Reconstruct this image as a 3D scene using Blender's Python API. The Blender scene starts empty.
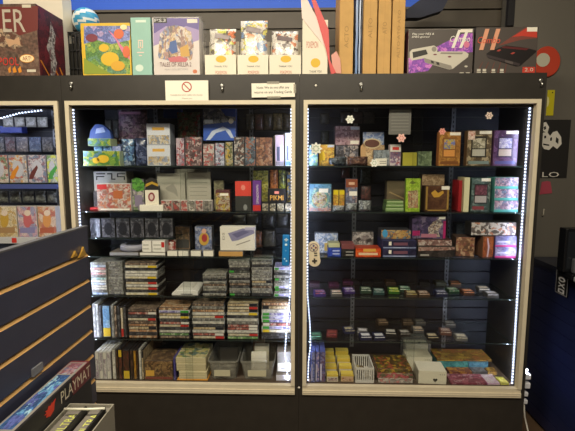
import bpy, bmesh, math, random
from math import sin, cos, tan, pi, radians, sqrt
from mathutils import Vector, Matrix

random.seed(11)
SC = bpy.context.scene
COL = SC.collection

# ------------------------------------------------------------------ camera
F_PX, PITCH, YAW, ROLL = 432.0, radians(7.0), radians(1.6), 0.0
CAM = Vector((0.0, -2.16, 1.55))
RM = Matrix.Rotation(YAW, 3, 'Z') @ Matrix.Rotation(pi / 2 - PITCH, 3, 'X') @ Matrix.Rotation(ROLL, 3, 'Z')


def ray(px, py):
    return RM @ Vector(((px - 287.5) / F_PX, -(py - 215.5) / F_PX, -1.0))


def at(px, py, Y):
    d = ray(px, py)
    return CAM + d * ((Y - CAM.y) / d.y)


def at_x(px, py, X):
    d = ray(px, py)
    return CAM + d * ((X - CAM.x) / d.x)


cam_data = bpy.data.cameras.new('camera')
cam_data.sensor_width = 36.0
cam_data.lens = F_PX * 36.0 / 575.0
cam_data.clip_start = 0.02
cam = bpy.data.objects.new('camera', cam_data)
cam.matrix_world = Matrix.Translation(CAM) @ RM.to_4x4()
COL.objects.link(cam)
SC.camera = cam


# --------------------------------------------------------------- materials
def lin(h):
    h = h.lstrip('#')
    c = [int(h[i:i + 2], 16) / 255 for i in (0, 2, 4)]
    return tuple(x / 12.92 if x <= .04045 else ((x + .055) / 1.055) ** 2.4 for x in c) + (1.0,)


_M = {}


def mat(name, hexc, rough=.5, metal=0.0, var=0.0, scale=30.0, spec=.5, bump=0.0):
    k = (name, hexc, rough, metal)
    if k in _M:
        return _M[k]
    m = bpy.data.materials.new(name)
    m.use_nodes = True
    nt = m.node_tree
    b = nt.nodes['Principled BSDF']
    b.inputs['Base Color'].default_value = lin(hexc)
    b.inputs['Roughness'].default_value = rough
    b.inputs['Metallic'].default_value = metal
    b.inputs['Specular IOR Level'].default_value = spec
    if var or bump:
        tc = nt.nodes.new('ShaderNodeTexCoord')
        n = nt.nodes.new('ShaderNodeTexNoise')
        n.inputs['Scale'].default_value = scale
        n.inputs['Detail'].default_value = 5
        nt.links.new(tc.outputs['Object'], n.inputs['Vector'])
        if var:
            r = nt.nodes.new('ShaderNodeValToRGB')
            c = lin(hexc)
            r.color_ramp.elements[0].position = .3
            r.color_ramp.elements[1].position = .7
            r.color_ramp.elements[0].color = tuple(x * (1 - var) for x in c[:3]) + (1,)
            r.color_ramp.elements[1].color = tuple(min(1, x * (1 + var)) for x in c[:3]) + (1,)
            nt.links.new(n.outputs['Fac'], r.inputs['Fac'])
            nt.links.new(r.outputs['Color'], b.inputs['Base Color'])
        if bump:
            bp = nt.nodes.new('ShaderNodeBump')
            bp.inputs['Strength'].default_value = bump
            bp.inputs['Distance'].default_value = .002
            nt.links.new(n.outputs['Fac'], bp.inputs['Height'])
            nt.links.new(bp.outputs['Normal'], b.inputs['Normal'])
    _M[k] = m
    return m


def art(pal, scale=38.0, rough=.3, warp=.8, stretch=(1, 1, 1), soft=.3):
    """printed cover art: irregular patches of a few inks, offset for every copy"""
    scale *= 1.9
    k = ('art', pal, scale, rough, warp, stretch, soft)
    if k in _M:
        return _M[k]
    m = bpy.data.materials.new('printed_art')
    m.use_nodes = True
    nt = m.node_tree
    N, L = nt.nodes, nt.links
    b = N['Principled BSDF']
    b.inputs['Roughness'].default_value = rough
    tc = N.new('ShaderNodeTexCoord')
    oi = N.new('ShaderNodeObjectInfo')
    mp = N.new('ShaderNodeMapping')
    mp.inputs['Scale'].default_value = stretch
    mul = N.new('ShaderNodeVectorMath'); mul.operation = 'SCALE'
    mul.inputs[0].default_value = (17.3, 5.1, 9.7)
    L.new(oi.outputs['Random'], mul.inputs['Scale'])
    L.new(tc.outputs['Object'], mp.inputs['Vector'])
    L.new(mul.outputs[0], mp.inputs['Location'])
    ns = N.new('ShaderNodeTexNoise'); ns.inputs['Scale'].default_value = scale * .55
    ns.inputs['Detail'].default_value = 3
    L.new(mp.outputs[0], ns.inputs['Vector'])
    sub = N.new('ShaderNodeVectorMath'); sub.operation = 'SUBTRACT'
    sub.inputs[1].default_value = (.5, .5, .5)
    L.new(ns.outputs['Color'], sub.inputs[0])
    sc = N.new('ShaderNodeVectorMath'); sc.operation = 'SCALE'
    sc.inputs['Scale'].default_value = warp * 4.0 / scale
    L.new(sub.outputs[0], sc.inputs[0])
    add = N.new('ShaderNodeVectorMath'); add.operation = 'ADD'
    L.new(mp.outputs[0], add.inputs[0]); L.new(sc.outputs[0], add.inputs[1])
    vo = N.new('ShaderNodeTexVoronoi'); vo.inputs['Scale'].default_value = scale
    L.new(add.outputs[0], vo.inputs['Vector'])
    sp = N.new('ShaderNodeSeparateColor')
    L.new(vo.outputs['Color'], sp.inputs[0])
    rp = N.new('ShaderNodeValToRGB'); cr = rp.color_ramp; cr.interpolation = 'CONSTANT'
    cols = pal.split()
    mean = [sum(lin(c)[i] for c in cols) / len(cols) for i in range(3)]

    def lin_(c):
        return tuple(v * (1 - soft) + mm_ * soft for v, mm_ in zip(lin(c)[:3], mean)) + (1.0,)
    cr.elements[0].color = lin_(cols[0]); cr.elements[0].position = 0
    cr.elements.remove(cr.elements[1])
    for i, c in enumerate(cols[1:], 1):
        e = cr.elements.new(i / len(cols)); e.color = lin_(c)
    L.new(sp.outputs[0], rp.inputs['Fac'])
    n2 = N.new('ShaderNodeTexNoise'); n2.inputs['Scale'].default_value = scale * 4.5
    n2.inputs['Detail'].default_value = 2
    L.new(mp.outputs[0], n2.inputs['Vector'])
    mr = N.new('ShaderNodeMapRange'); mr.inputs[1].default_value = .3; mr.inputs[2].default_value = .7
    mr.inputs[3].default_value = .55; mr.inputs[4].default_value = 1.35
    L.new(n2.outputs['Fac'], mr.inputs[0])
    mm = N.new('ShaderNodeVectorMath'); mm.operation = 'SCALE'
    L.new(rp.outputs['Color'], mm.inputs[0]); L.new(mr.outputs[0], mm.inputs['Scale'])
    L.new(mm.outputs[0], b.inputs['Base Color'])
    _M[k] = m
    return m


def glow(name, hexc, strength):
    k = (name, hexc, strength)
    if k in _M:
        return _M[k]
    m = bpy.data.materials.new(name); m.use_nodes = True
    b = m.node_tree.nodes['Principled BSDF']
    b.inputs['Base Color'].default_value = lin(hexc)
    b.inputs['Emission Color'].default_value = lin(hexc)
    b.inputs['Emission Strength'].default_value = strength
    _M[k] = m
    return m


def clear(name, tint=(1, 1, 1), base=.035, haze=0.0, hazecol='c8ccd0', rough=.0):
    """thin clear sheet: transmits straight through, reflects more at grazing angles"""
    k = ('clear', name)
    if k in _M:
        return _M[k]
    m = bpy.data.materials.new(name); m.use_nodes = True
    nt = m.node_tree; N, L = nt.nodes, nt.links
    N.remove(N['Principled BSDF'])
    out = [n for n in N if n.type == 'OUTPUT_MATERIAL'][0]
    tr = N.new('ShaderNodeBsdfTransparent'); tr.inputs[0].default_value = tint + (1,)
    gl = N.new('ShaderNodeBsdfGlossy'); gl.inputs['Roughness'].default_value = rough
    lw = N.new('ShaderNodeLayerWeight'); lw.inputs['Blend'].default_value = .5
    pw = N.new('ShaderNodeMath'); pw.operation = 'POWER'; pw.inputs[1].default_value = 4.0
    ml = N.new('ShaderNodeMath'); ml.operation = 'MULTIPLY_ADD'
    ml.inputs[1].default_value = .6; ml.inputs[2].default_value = base
    L.new(lw.outputs['Facing'], pw.inputs[0]); L.new(pw.outputs[0], ml.inputs[0])
    mx = N.new('ShaderNodeMixShader')
    L.new(ml.outputs[0], mx.inputs['Fac']); L.new(tr.outputs[0], mx.inputs[1]); L.new(gl.outputs[0], mx.inputs[2])
    last = mx
    if haze:
        df = N.new('ShaderNodeBsdfDiffuse'); df.inputs[0].default_value = lin(hazecol)
        m2 = N.new('ShaderNodeMixShader'); m2.inputs['Fac'].default_value = haze
        L.new(mx.outputs[0], m2.inputs[1]); L.new(df.outputs[0], m2.inputs[2]); last = m2
    L.new(last.outputs[0], out.inputs['Surface'])
    _M[k] = m
    return m


BLACK_LAM = mat('black_laminate', '2d2a26', .42, var=.12, scale=14)
NAVY_SLAT = mat('dark_slat_board', '15151f', .5, var=.15, scale=10)
CREAM = mat('cream_aluminium', 'd2c8b0', .38, var=.04, scale=20)
PAPER = mat('white_paper', 'efeadb', .7)
WHITE = mat('white_card', 'eeeae0', .5)
BLACK = mat('black_plastic', '121214', .4)
INK = mat('black_ink', '1c1a18', .6)
RED = mat('red_ink', 'd23a30', .5)
STEEL = mat('steel', 'b8b8b4', .35, 1.0)
GLASS = clear('door_glass', (.97, .98, .98), .030)
SHELF_GLASS = clear('shelf_glass', (.95, .975, .965), .035)
SHELF_EDGE = clear('shelf_glass_edge', (.35, .45, .42), .08, .32, '4a5652')
SLEEVE = clear('clear_plastic', (.97, .97, .97), .045, .05, 'e8e8e8', .08)
BAG = clear('clear_bag', (.95, .95, .96), .10, .22, 'd8dade', .12)
TUB = clear('frosted_tub_plastic', (.86, .86, .84), .06, .26, 'c4c0b4', .25)


# ------------------------------------------------------------------ meshes
def bx(bm, x0, x1, y0, y1, z0, z1, mi=0):
    vs = [bm.verts.new(p) for p in ((x0, y0, z0), (x1, y0, z0), (x1, y1, z0), (x0, y1, z0),
                                    (x0, y0, z1), (x1, y0, z1), (x1, y1, z1), (x0, y1, z1))]
    fs = []
    for q in ((3, 2, 1, 0), (4, 5, 6, 7), (0, 1, 5, 4), (1, 2, 6, 5), (2, 3, 7, 6), (3, 0, 4, 7)):
        f = bm.faces.new([vs[i] for i in q]); f.material_index = mi; fs.append(f)
    return fs      # bottom, top, front, +x, back, -x


def prism(bm, pts, y0, y1, mi=0):
    """outline in the xz plane (counter-clockwise seen from -y), pushed from y0 back to y1"""
    a = [bm.verts.new((x, y0, z)) for x, z in pts]
    c = [bm.verts.new((x, y1, z)) for x, z in pts]
    fs = [bm.faces.new(a), bm.faces.new(list(reversed(c)))]
    n = len(pts)
    for i in range(n):
        j = (i + 1) % n
        fs.append(bm.faces.new((a[j], a[i], c[i], c[j])))
    for f in fs:
        f.material_index = mi
    return fs


def tube(bm, path, r, seg=8, mi=0):
    rings = []
    for i, p in enumerate(path):
        p = Vector(p)
        d = (Vector(path[min(i + 1, len(path) - 1)]) - Vector(path[max(i - 1, 0)])).normalized()
        u = d.orthogonal().normalized() if not rings else (pu - d * pu.dot(d)).normalized()
        pu = u
        v = d.cross(u)
        rings.append([bm.verts.new(p + (u * cos(2 * pi * k / seg) + v * sin(2 * pi * k / seg)) * r) for k in range(seg)])
    for a, b in zip(rings, rings[1:]):
        for k in range(seg):
            f = bm.faces.new((a[k], a[(k + 1) % seg], b[(k + 1) % seg], b[k])); f.material_index = mi; f.smooth = True
    bm.faces.new(list(reversed(rings[0]))).material_index = mi
    bm.faces.new(rings[-1]).material_index = mi


def lathe(bm, prof, seg=24, mi=0, c=(0, 0)):
    rings = []
    for r, z in prof:
        rings.append([bm.verts.new((c[0] + r * cos(2 * pi * k / seg), c[1] + r * sin(2 * pi * k / seg), z)) for k in range(seg)])
    for a, b in zip(rings, rings[1:]):
        for k in range(seg):
            f = bm.faces.new((a[k], a[(k + 1) % seg], b[(k + 1) % seg], b[k])); f.material_index = mi; f.smooth = True
    bm.faces.new(list(reversed(rings[0]))).material_index = mi
    bm.faces.new(rings[-1]).material_index = mi


def bevel(bm, w, seg=1):
    bmesh.ops.bevel(bm, geom=bm.edges[:], offset=w, segments=seg, affect='EDGES', profile=.5)


def me_of(bm, name, mats):
    bmesh.ops.recalc_face_normals(bm, faces=bm.faces[:])
    me = bpy.data.meshes.new(name)
    bm.to_mesh(me); bm.free()
    for m in (mats if isinstance(mats, (list, tuple)) else [mats]):
        me.materials.append(m)
    return me


def obj(name, bm, mats, parent=None, loc=(0, 0, 0), rot=(0, 0, 0)):
    me = bm if isinstance(bm, bpy.types.Mesh) else me_of(bm, name, mats)
    o = bpy.data.objects.new(name, me)
    COL.objects.link(o)
    o.location = loc; o.rotation_euler = rot
    if parent is not None:
        o.parent = parent
    return o


def empty(name, loc=(0, 0, 0), rot=(0, 0, 0)):
    o = bpy.data.objects.new(name, None); COL.objects.link(o)
    o.location = loc; o.rotation_euler = rot; o.empty_display_size = .05
    return o


def tag(o, label, cat, group=None):
    o['label'] = label; o['category'] = cat
    if group:
        o['group'] = group
    return o


def struct(name, bm, mats):
    o = obj(name, bm, mats); o['kind'] = 'structure'
    return o


def copy_tree(o, parent=None):
    c = o.copy(); COL.objects.link(c)
    if parent is not None:
        c.parent = parent
    for ch in list(o.children):
        copy_tree(ch, c)
    return c


# lettering ---------------------------------------------------------------
def text_me(s, m, depth=.0003):
    cu = bpy.data.curves.new('lettering', 'FONT')
    cu.body = s; cu.size = 1.0; cu.extrude = .0; cu.align_x = 'CENTER'; cu.resolution_u = 2
    t = bpy.data.objects.new('tmp_text', cu); COL.objects.link(t)
    dg = bpy.context.evaluated_depsgraph_get(); dg.update()
    me = bpy.data.meshes.new_from_object(t.evaluated_get(dg))
    bpy.data.objects.remove(t); bpy.data.curves.remove(cu)
    me.materials.clear(); me.materials.append(m)
    for v in me.vertices:
        v.co.z = depth
    return me


def letter(parent, s, m, x0, x1, z0, z1, y, name='lettering', rot=None, shear=0.0):
    """text fitted into a rectangle of the parent's xz plane, facing -y (or turned by ROT)"""
    me = text_me(s, m)
    xs = [v.co.x for v in me.vertices]; ys = [v.co.y for v in me.vertices]
    if not xs:
        return None
    a, b, c, d = min(xs), max(xs), min(ys), max(ys)
    w, h = x1 - x0, z1 - z0
    for v in me.vertices:
        fx = (v.co.x - a) / (b - a) - .5; fy = (v.co.y - c) / max(d - c, 1e-6) - .5
        v.co.x = fx * w + shear * fy * h; v.co.y = fy * h
    o = bpy.data.objects.new(name, me); COL.objects.link(o)
    o.location = ((x0 + x1) / 2, y, (z0 + z1) / 2)
    o.rotation_euler = rot if rot else (pi / 2, 0, 0)
    if parent is not None:
        o.parent = parent
    return o


# boxes with printed faces ------------------------------------------------
def box_me(w, d, h, mats, bev=.0012):
    """origin under the middle of the box; material 0 sides, 1 front, 2 +x side, 3 top"""
    bm = bmesh.new()
    bx(bm, -w / 2, w / 2, -d / 2, d / 2, 0, h)
    if bev:
        bevel(bm, bev)
    bm.normal_update()
    n = len(mats)
    for f in bm.faces:
        nx, ny, nz = f.normal
        if ny < -.8 and n > 1: f.material_index = 1
        elif abs(nx) > .8 and n > 2: f.material_index = 2
        elif nz > .8 and n > 3: f.material_index = 3
    return me_of(bm, 'carton', mats)


def carton(name, label, cat, x0, x1, yt, z, Y, d, front, side=None, top=None, right=None, group=None, rz=0.0, yb=None):
    """a printed box whose front face spans pixels x0..x1 at distance Y and reaches up to row yt"""
    side = side or mat('carton_side', '6a6258', .6)
    yb = yb if yb is not None else yt + 20
    a = at(x0, (yt + yb) / 2, Y); b = at(x1, (yt + yb) / 2, Y)
    w = b.x - a.x - .0012
    h = max(.004, at((x0 + x1) / 2, yt, Y).z - z)
    me = box_me(w, d, h, [side, front, right or side, top or side])
    o = obj(name, me, None, loc=((a.x + b.x) / 2, Y + d / 2, z + .0004), rot=(0, 0, rz))
    tag(o, label, cat, group)
    o['_w'], o['_d'], o['_h'] = w, d, h
    return o


def face_pt(o, u, v):
    return (u - .5) * o['_w'], v * o['_h']


def patch(o, name, m, uv, layer=1):
    """a printed shape on the front face, corners in 0..1 of that face"""
    bm = bmesh.new()
    y = -o['_d'] / 2 - .0004 * layer
    prism(bm, [face_pt(o, u, v) for u, v in uv], y, y + .0003)
    return obj(name, bm, m, o)


def rect(o, name, m, u0, u1, v0, v1, layer=1):
    return patch(o, name, m, [(u0, v0), (u1, v0), (u1, v1), (u0, v1)], layer)


def oval(o, name, m, u, v, ru, rv, layer=1, n=20, a0=0.0):
    return patch(o, name, m, [(u + ru * cos(2 * pi * k / n + a0), v + rv * sin(2 * pi * k / n + a0)) for k in range(n)], layer)


def words(o, s, m, u0, u1, v0, v1, layer=2, shear=0.0, name='lettering'):
    x0, z0 = face_pt(o, u0, v0); x1, z1 = face_pt(o, u1, v1)
    return letter(o, s, m, x0, x1, z0, z1, -o['_d'] / 2 - .0004 * layer - .0002, name, None, shear)


def pillow_me(w, t, h, m, crimp=.08, n=7):
    """a sealed foil or plastic pack: flat crimped ends and a swollen middle, standing on its lower end"""
    bm = bmesh.new()
    F, B = [], []
    for j in range(n + 4):
        v = j / (n + 3)
        e = min(1, max(0, min(v, 1 - v) - crimp * .6) / (.22))
        rowf, rowb = [], []
        for i in range(n):
            u = i / (n - 1)
            s = t / 2 * (sin(pi * u) ** .55) * sin(min(1, e) * pi / 2) + .0006
            x = (u - .5) * w * (1 - .03 * sin(pi * min(1, e) / 2))
            rowf.append(bm.verts.new((x, -s, v * h))); rowb.append(bm.verts.new((x, s, v * h)))
        F.append(rowf); B.append(rowb)
    for G, flip in ((F, 0), (B, 1)):
        for a, b in zip(G, G[1:]):
            for i in range(n - 1):
                q = (a[i], a[i + 1], b[i + 1], b[i])
                f = bm.faces.new(q if not flip else tuple(reversed(q))); f.smooth = True
    for j in range(len(F) - 1):
        bm.faces.new((F[j][0], F[j + 1][0], B[j + 1][0], B[j][0]))
        bm.faces.new((F[j][-1], B[j][-1], B[j + 1][-1], F[j + 1][-1]))
    for j in (0, -1):
        for i in range(n - 1):
            bm.faces.new((F[j][i], B[j][i], B[j][i + 1], F[j][i + 1]))
    return me_of(bm, 'pack', m)


def pack(name, label, cat, x0, x1, yt, z, Y, t, m, group=None, rz=0.0, lean=0.0, yb=None):
    """a pack standing on a shelf (or hung when yb is the row of its lower end)"""
    yb_ = yb if yb is not None else yt + 20
    a = at(x0, (yt + yb_) / 2, Y); b = at(x1, (yt + yb_) / 2, Y)
    if yb is not None and z is None:
        z = at((x0 + x1) / 2, yb, Y).z
    w = b.x - a.x - .001
    h = at((x0 + x1) / 2, yt, Y).z - z
    o = obj(name, pillow_me(w, t, h, m), None, loc=((a.x + b.x) / 2, Y + t / 2, z + .0004), rot=(-lean, 0, rz))
    tag(o, label, cat, group)
    o['_w'], o['_d'], o['_h'] = w, t, h
    return o


ORD = 'top second third fourth fifth sixth seventh eighth ninth tenth eleventh twelfth thirteenth fourteenth fifteenth sixteenth seventeenth eighteenth nineteenth twentieth'.split()
# ================================================================== setting
YB = .45            # back of the cabinets
WALL_Y = .66        # shop wall behind them
bm = bmesh.new(); bx(bm, -3.2, 2.9, -4.2, .9, -.06, 0)
struct('floor', bm, mat('worn_brown_floor', '5a4633', .65, var=.3, scale=6))
bm = bmesh.new(); bx(bm, -3.2, 2.9, -4.2, .9, 3.05, 3.12)
struct('ceiling', bm, mat('ceiling_paint', '8c8880', .8))
bm = bmesh.new(); bx(bm, -3.2, 2.9, WALL_Y, WALL_Y + .12, 0, 3.05)
struct('wall_back', bm, mat('blue_wall_paint', '2f62d8', .6, var=.05, scale=3))
bm = bmesh.new(); bx(bm, -3.3, -3.2, -4.2, .9, 0, 3.05)
struct('wall_left', bm, mat('shop_wall_paint', '57534c', .8))
bm = bmesh.new(); bx(bm, 2.9, 3.0, -4.2, .9, 0, 3.05)
struct('wall_right', bm, mat('shop_wall_paint', '57534c', .8))
bm = bmesh.new(); bx(bm, -3.2, 2.9, -4.3, -4.2, 0, 3.05)
struct('wall_front', bm, mat('shop_wall_paint', '57534c', .8))
# grey pillar beside the cards cabinet
PX0 = at(513, 40, .47).x
bm = bmesh.new(); bx(bm, PX0, 2.85, .47, WALL_Y, 0, 3.05)
struct('pillar', bm, mat('pillar_paint', '67635b', .7, var=.04, scale=3))

# slatted panelling on the wall, its upper edge leaves a band of blue paint
sx1 = PX0 - .004
top = at(200, 10.5, WALL_Y).z
bm = bmesh.new()
bx(bm, -3.15, sx1, WALL_Y - .012, WALL_Y - .002, 1.2, top - .01)
z = top
bx(bm, -3.15, sx1, WALL_Y - .03, WALL_Y - .012, top - .014, top)
zz = top - .024
while zz > 1.3:
    bx(bm, -3.15, sx1, WALL_Y - .026, WALL_Y - .012, zz - .094, zz)
    zz -= .104
struct('trim_1', bm, mat('grey_slat_panel', '544d43', .55, var=.08, scale=8))
# dark strut under the ceiling and the black panel edge beside the pillar
bm = bmesh.new()
pts = [at(x, y, .40) for x, y in ((405, 12), (424, -2), (448, -2), (440, 13), (418, 20), (405, 20))]
prism(bm, [(p.x, p.z) for p in pts][::-1], .36, .42)
bx(bm, pts[2].x - .04, pts[2].x, .36, .42, pts[2].z, 3.05)
struct('trim_2', bm, mat('navy_beam_paint', '20263c', .6))
bm = bmesh.new()
zz = top + .09
xa_ = at(437, 5, WALL_Y).x
while zz < 3.0:
    bx(bm, xa_, sx1, WALL_Y - .026, WALL_Y - .002, zz - .094, zz); zz += .104
struct('trim_4', bm, mat('grey_slat_panel', '544d43', .55, var=.08, scale=8))
bm = bmesh.new(); a = at(505, 27, .5); b = at(511.5, 27, .5)
bx(bm, a.x, b.x, .47, .50, a.z, 3.04)
struct('trim_3', bm, mat('black_edge_paint', '17161a', .6))

# ================================================================== cabinets
ZT, ZF1, ZF0 = 1.975, 1.851, .333          # top, outer frame top and bottom
RAILW = .020
GY = .03                                    # face of the front glass pane


def at_shelf(py, px=300, Y=.10):
    return at(px, py, Y).z


SZ = [at_shelf(y) for y in (166, 212, 257.5, 297.5, 341)]
DECK = ZF0 + .033


def led_strip(parent, pts, name='light_strip'):
    bm = bmesh.new()
    tube(bm, pts, .0028, 6)
    s = obj(name, bm, mat('strip_tape', 'a8acb6', .5), parent)
    bm = bmesh.new()
    P = [Vector(p) for p in pts]
    acc = 0.0
    for p, q in zip(P, P[1:]):
        L = (q - p).length
        while acc < L:
            c = p + (q - p) * (acc / L)
            fs = bx(bm, c.x - .0026, c.x + .0026, c.y - .0045, c.y + .0048, c.z - .0032, c.z + .0032)
            fs[4].material_index = 1
            acc += .0165
        acc -= L
    d = obj('diodes', bm, [glow('diode_side', 'd6e0ff', 4.0), glow('cool_white_diode', 'd6e0ff', LED_E)], s)
    d['kind'] = 'stuff'
    return s


LED_E = 215.0


def cabinet(label, X0, X1, FX0, FX1, shelves, ys=.10, ye=.405, locks=(), glass=True):
    """X0..X1 carcass, FX0..FX1 outer edges of the pale door frame"""
    r = empty('display_cabinet', ((X0 + X1) / 2, 0, 0))
    tag(r, label, 'display cabinet', 'black laminate display cabinets along the wall')
    ox = (X0 + X1) / 2

    def P(name, bm, m, par=None):
        for v in bm.verts:
            v.co.x -= ox
        return obj(name, bm, m, par or r)
    IX0, IX1 = FX0 + .004, FX1 - .004
    bm = bmesh.new()
    bx(bm, X0, FX0 + .002, 0, YB, 0, ZT)                    # sides
    bx(bm, FX1 - .002, X1, 0, YB, 0, ZT)
    bx(bm, FX0 + .002, FX1 - .002, 0, .022, ZF1 - .003, ZT)  # header board
    bx(bm, FX0 + .002, FX1 - .002, .022, YB, ZT - .018, ZT)  # roof
    bx(bm, FX0 + .002, FX1 - .002, 0, YB, 0, ZF0 + .012)      # plinth
    bx(bm, FX0 + .002, FX1 - .002, YB - .012, YB - .001, ZF0 + .012, ZT - .018)
    P('carcass', bm, BLACK_LAM)
    bm = bmesh.new()                                        # grooved back board
    zz = ZF0 + .035
    while zz < ZT - .09:
        bx(bm, FX0 + .003, FX1 - .003, YB - .026, YB - .013, zz, zz + .070)
        zz += .076
    P('back_panel', bm, NAVY_SLAT)
    bm = bmesh.new(); bx(bm, FX0 + .003, FX1 - .003, .0225, YB - .027, ZF0 + .0125, DECK)
    P('deck', bm, mat('deck_board', '54453a', .5, var=.08, scale=10))
    bm = bmesh.new()                                        # pale frame round the glass
    bx(bm, FX0, FX1, -.012, .024, ZF1 - RAILW, ZF1)
    bx(bm, FX0, FX1, -.012, .021, ZF0, ZF0 + .024)
    bx(bm, FX0, FX1, -.006, .021, ZF0 + .024, ZF0 + .047)
    bx(bm, FX0 + .003, FX1 - .003, -.014, -.012, ZF0 + .010, ZF0 + .013)
    bx(bm, FX0, FX0 + RAILW, -.012, .022, ZF0 + .047, ZF1 - RAILW)
    bx(bm, FX1 - RAILW, FX1, -.012, .022, ZF0 + .047, ZF1 - RAILW)
    P('door_frame', bm, CREAM)
    bm = bmesh.new(); bx(bm, FX0 + RAILW, FX1 - RAILW, .024, .05, ZF1 - .034, ZF1 - .0225)
    P('door_track', bm, mat('track_plastic', '4a4a4c', .5))
    mid = (FX0 + FX1) / 2
    for k, (a, b) in enumerate(((FX0 + .008, mid + .02), (mid - .02, FX1 - .008))):
        y = GY + k * .009
        bm = bmesh.new(); bx(bm, a, b, y, y + .005, DECK + .0008, ZF1 - .0345)
        fs = bm.faces
        fs.ensure_lookup_table(); fs[3].material_index = 1; fs[5].material_index = 1
        P('glass_door', bm, [GLASS, SHELF_EDGE])
    for sz in shelves:
        bm = bmesh.new(); fs = bx(bm, IX0, IX1, ys, ye, sz - .006, sz)
        for k in (2, 3, 4, 5):
            fs[k].material_index = 1
        P('shelf', bm, [SHELF_GLASS, SHELF_EDGE])
    for u in (.27, .77):
        bm = bmesh.new()
        x = IX0 + (IX1 - IX0) * u
        bx(bm, x - .012, x - .004, YB - .032, YB - .0262, ZF0 + .08, ZF1 + .06)
        bx(bm, x + .004, x + .012, YB - .032, YB - .0262, ZF0 + .08, ZF1 + .06)
        zz = ZF0 + .08
        while zz < ZF1 + .05:
            bx(bm, x - .004, x + .004, YB - .032, YB - .0262, zz, zz + .012); zz += .026
        P('shelf_standard', bm, mat('slotted_metal', '8d8f92', .4, .8))
    for (px, py) in locks:
        c = at(px, py, -.003)
        bm = bmesh.new(); lathe(bm, [(.010, 0), (.010, .004), (.006, .006)], 16)
        for v in bm.verts:
            v.co = Vector((v.co.x + c.x, -v.co.z - .0005, v.co.y * 1.1 + c.z + .012))
        l = P('lock', bm, STEEL)
        bm = bmesh.new(); tube(bm, [(c.x, -.007, c.z + .006), (c.x + .003, -.010, c.z - .006), (c.x, -.008, c.z - .016)], .005, 8)
        P('lock_tab', bm, STEEL, l)
    return r


GFX0, GFX1 = at(64.3, 102.7, -.012).x, at(295, 250, -.012).x
CFX0, CFX1 = at(303, 250, -.012).x, at(542, 98, -.012).x
TFX1 = at(57.3, 104, -.012).x
JX0, JX1, JX2 = (GFX0 + TFX1) / 2, (GFX1 + CFX0) / 2, CFX1 + .023
cab_games = cabinet('black display cabinet packed with video games and handheld accessories', JX0, JX1 - .0005, GFX0, GFX1,
                    SZ, locks=((71, 86), (222, 88)))
cab_cards = cabinet('black display cabinet of trading card packs beside grey pillar', JX1 + .0005, JX2, CFX0, CFX1,
                    SZ, locks=((361, 87), (541, 83)))
toy_sz = [at(30, 183, .10).z, at(30, 238, .10).z, .827, .581]
cab_toys = cabinet('black display cabinet of boxed figures behind the slatted gondola', JX0 - 1.188, JX0 - .001, JX0 - 1.166, TFX1,
                   toy_sz)


def strip_for(cab, pts, **k):
    ox = cab.location.x
    return led_strip(cab, [(p[0] - ox, p[1], p[2]) for p in pts], **k)


zt, zb = ZF1 - .036, DECK + .008
xl, xr = GFX0 + RAILW, GFX1 - RAILW


def px_strip(cab, pts, Y=.06, lo=None, hi=None):
    out = []
    for px, py in pts:
        p = at(px, py, Y); x = p.x
        if lo is not None: x = max(x, lo)
        if hi is not None: x = min(x, hi)
        out.append((x, Y, max(zb, min(zt, p.z))))
    return strip_for(cab, out)


px_strip(cab_games, [(72.8, 106), (76.5, 165), (81, 240), (87, 320), (92, 384)])
px_strip(cab_games, [(291, 106), (291.5, 200), (290.8, 275), (289.5, 300), (286.5, 330), (285, 352), (288, 384)])
px_strip(cab_cards, [(308, 106), (307.5, 200), (307.5, 295), (310, 325), (310.5, 345), (308.5, 362), (308, 384)])
px_strip(cab_cards, [(530, 106), (525.5, 165), (521.5, 230), (517, 300), (512, 384)])
xl, xr = JX0 - 1.166 + RAILW, TFX1 - RAILW
strip_for(cab_toys, [(xl + .006, .06, zb), (xl + .006, .06, zt)])
strip_for(cab_toys, [(TFX1 - .006, .06, zb), (TFX1 - .006, .06, zt)])
a = at(-2, 119, .07); b = at(20, 113, .07); c = at(44, 103.8, .07)
strip_for(cab_toys, [(xl + .03, .07, a.z - .05), (a.x, .07, a.z), (b.x, .07, b.z), (c.x, .07, min(c.z, zt + .002))])
# screw heads on the faces of the cabinets
for px, py, nm in ((316, 85.5, 'small pale screw head on the header above the cards cabinet'), (299, 387.5, 'pale screw head low on the seam between the two cabinets')):
    p = at(px, py, 0)
    bm = bmesh.new(); lathe(bm, [(.006, 0), (.006, .002), (.003, .004)], 14)
    o = obj('hanging_screw_cap', bm, mat('pale_cap', 'd8d4c8', .5), None, loc=(p.x, -.0005, p.z), rot=(pi / 2, 0, 0))
    tag(o, nm, 'screw')

# ================================================================== lights
def area(name, loc, rot, sx, sy, e, col):
    l = bpy.data.lights.new(name, 'AREA'); l.shape = 'RECTANGLE'; l.size = sx; l.size_y = sy
    l.energy = e; l.color = col
    o = bpy.data.objects.new(name, l); COL.objects.link(o); o.location = loc; o.rotation_euler = rot
    return o


WARM = (1.0, .88, .68)
area('ceiling_lamp', (-1.0, -1.7, 3.02), (radians(20), 0, 0), 1.3, .35, 84, WARM)
area('ceiling_lamp', (.6, -1.8, 3.02), (radians(20), 0, 0), 1.2, .35, 52, WARM)
area('ceiling_lamp', (-.2, -3.4, 3.02), (0, 0, 0), 1.6, .35, 40, WARM)
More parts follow.
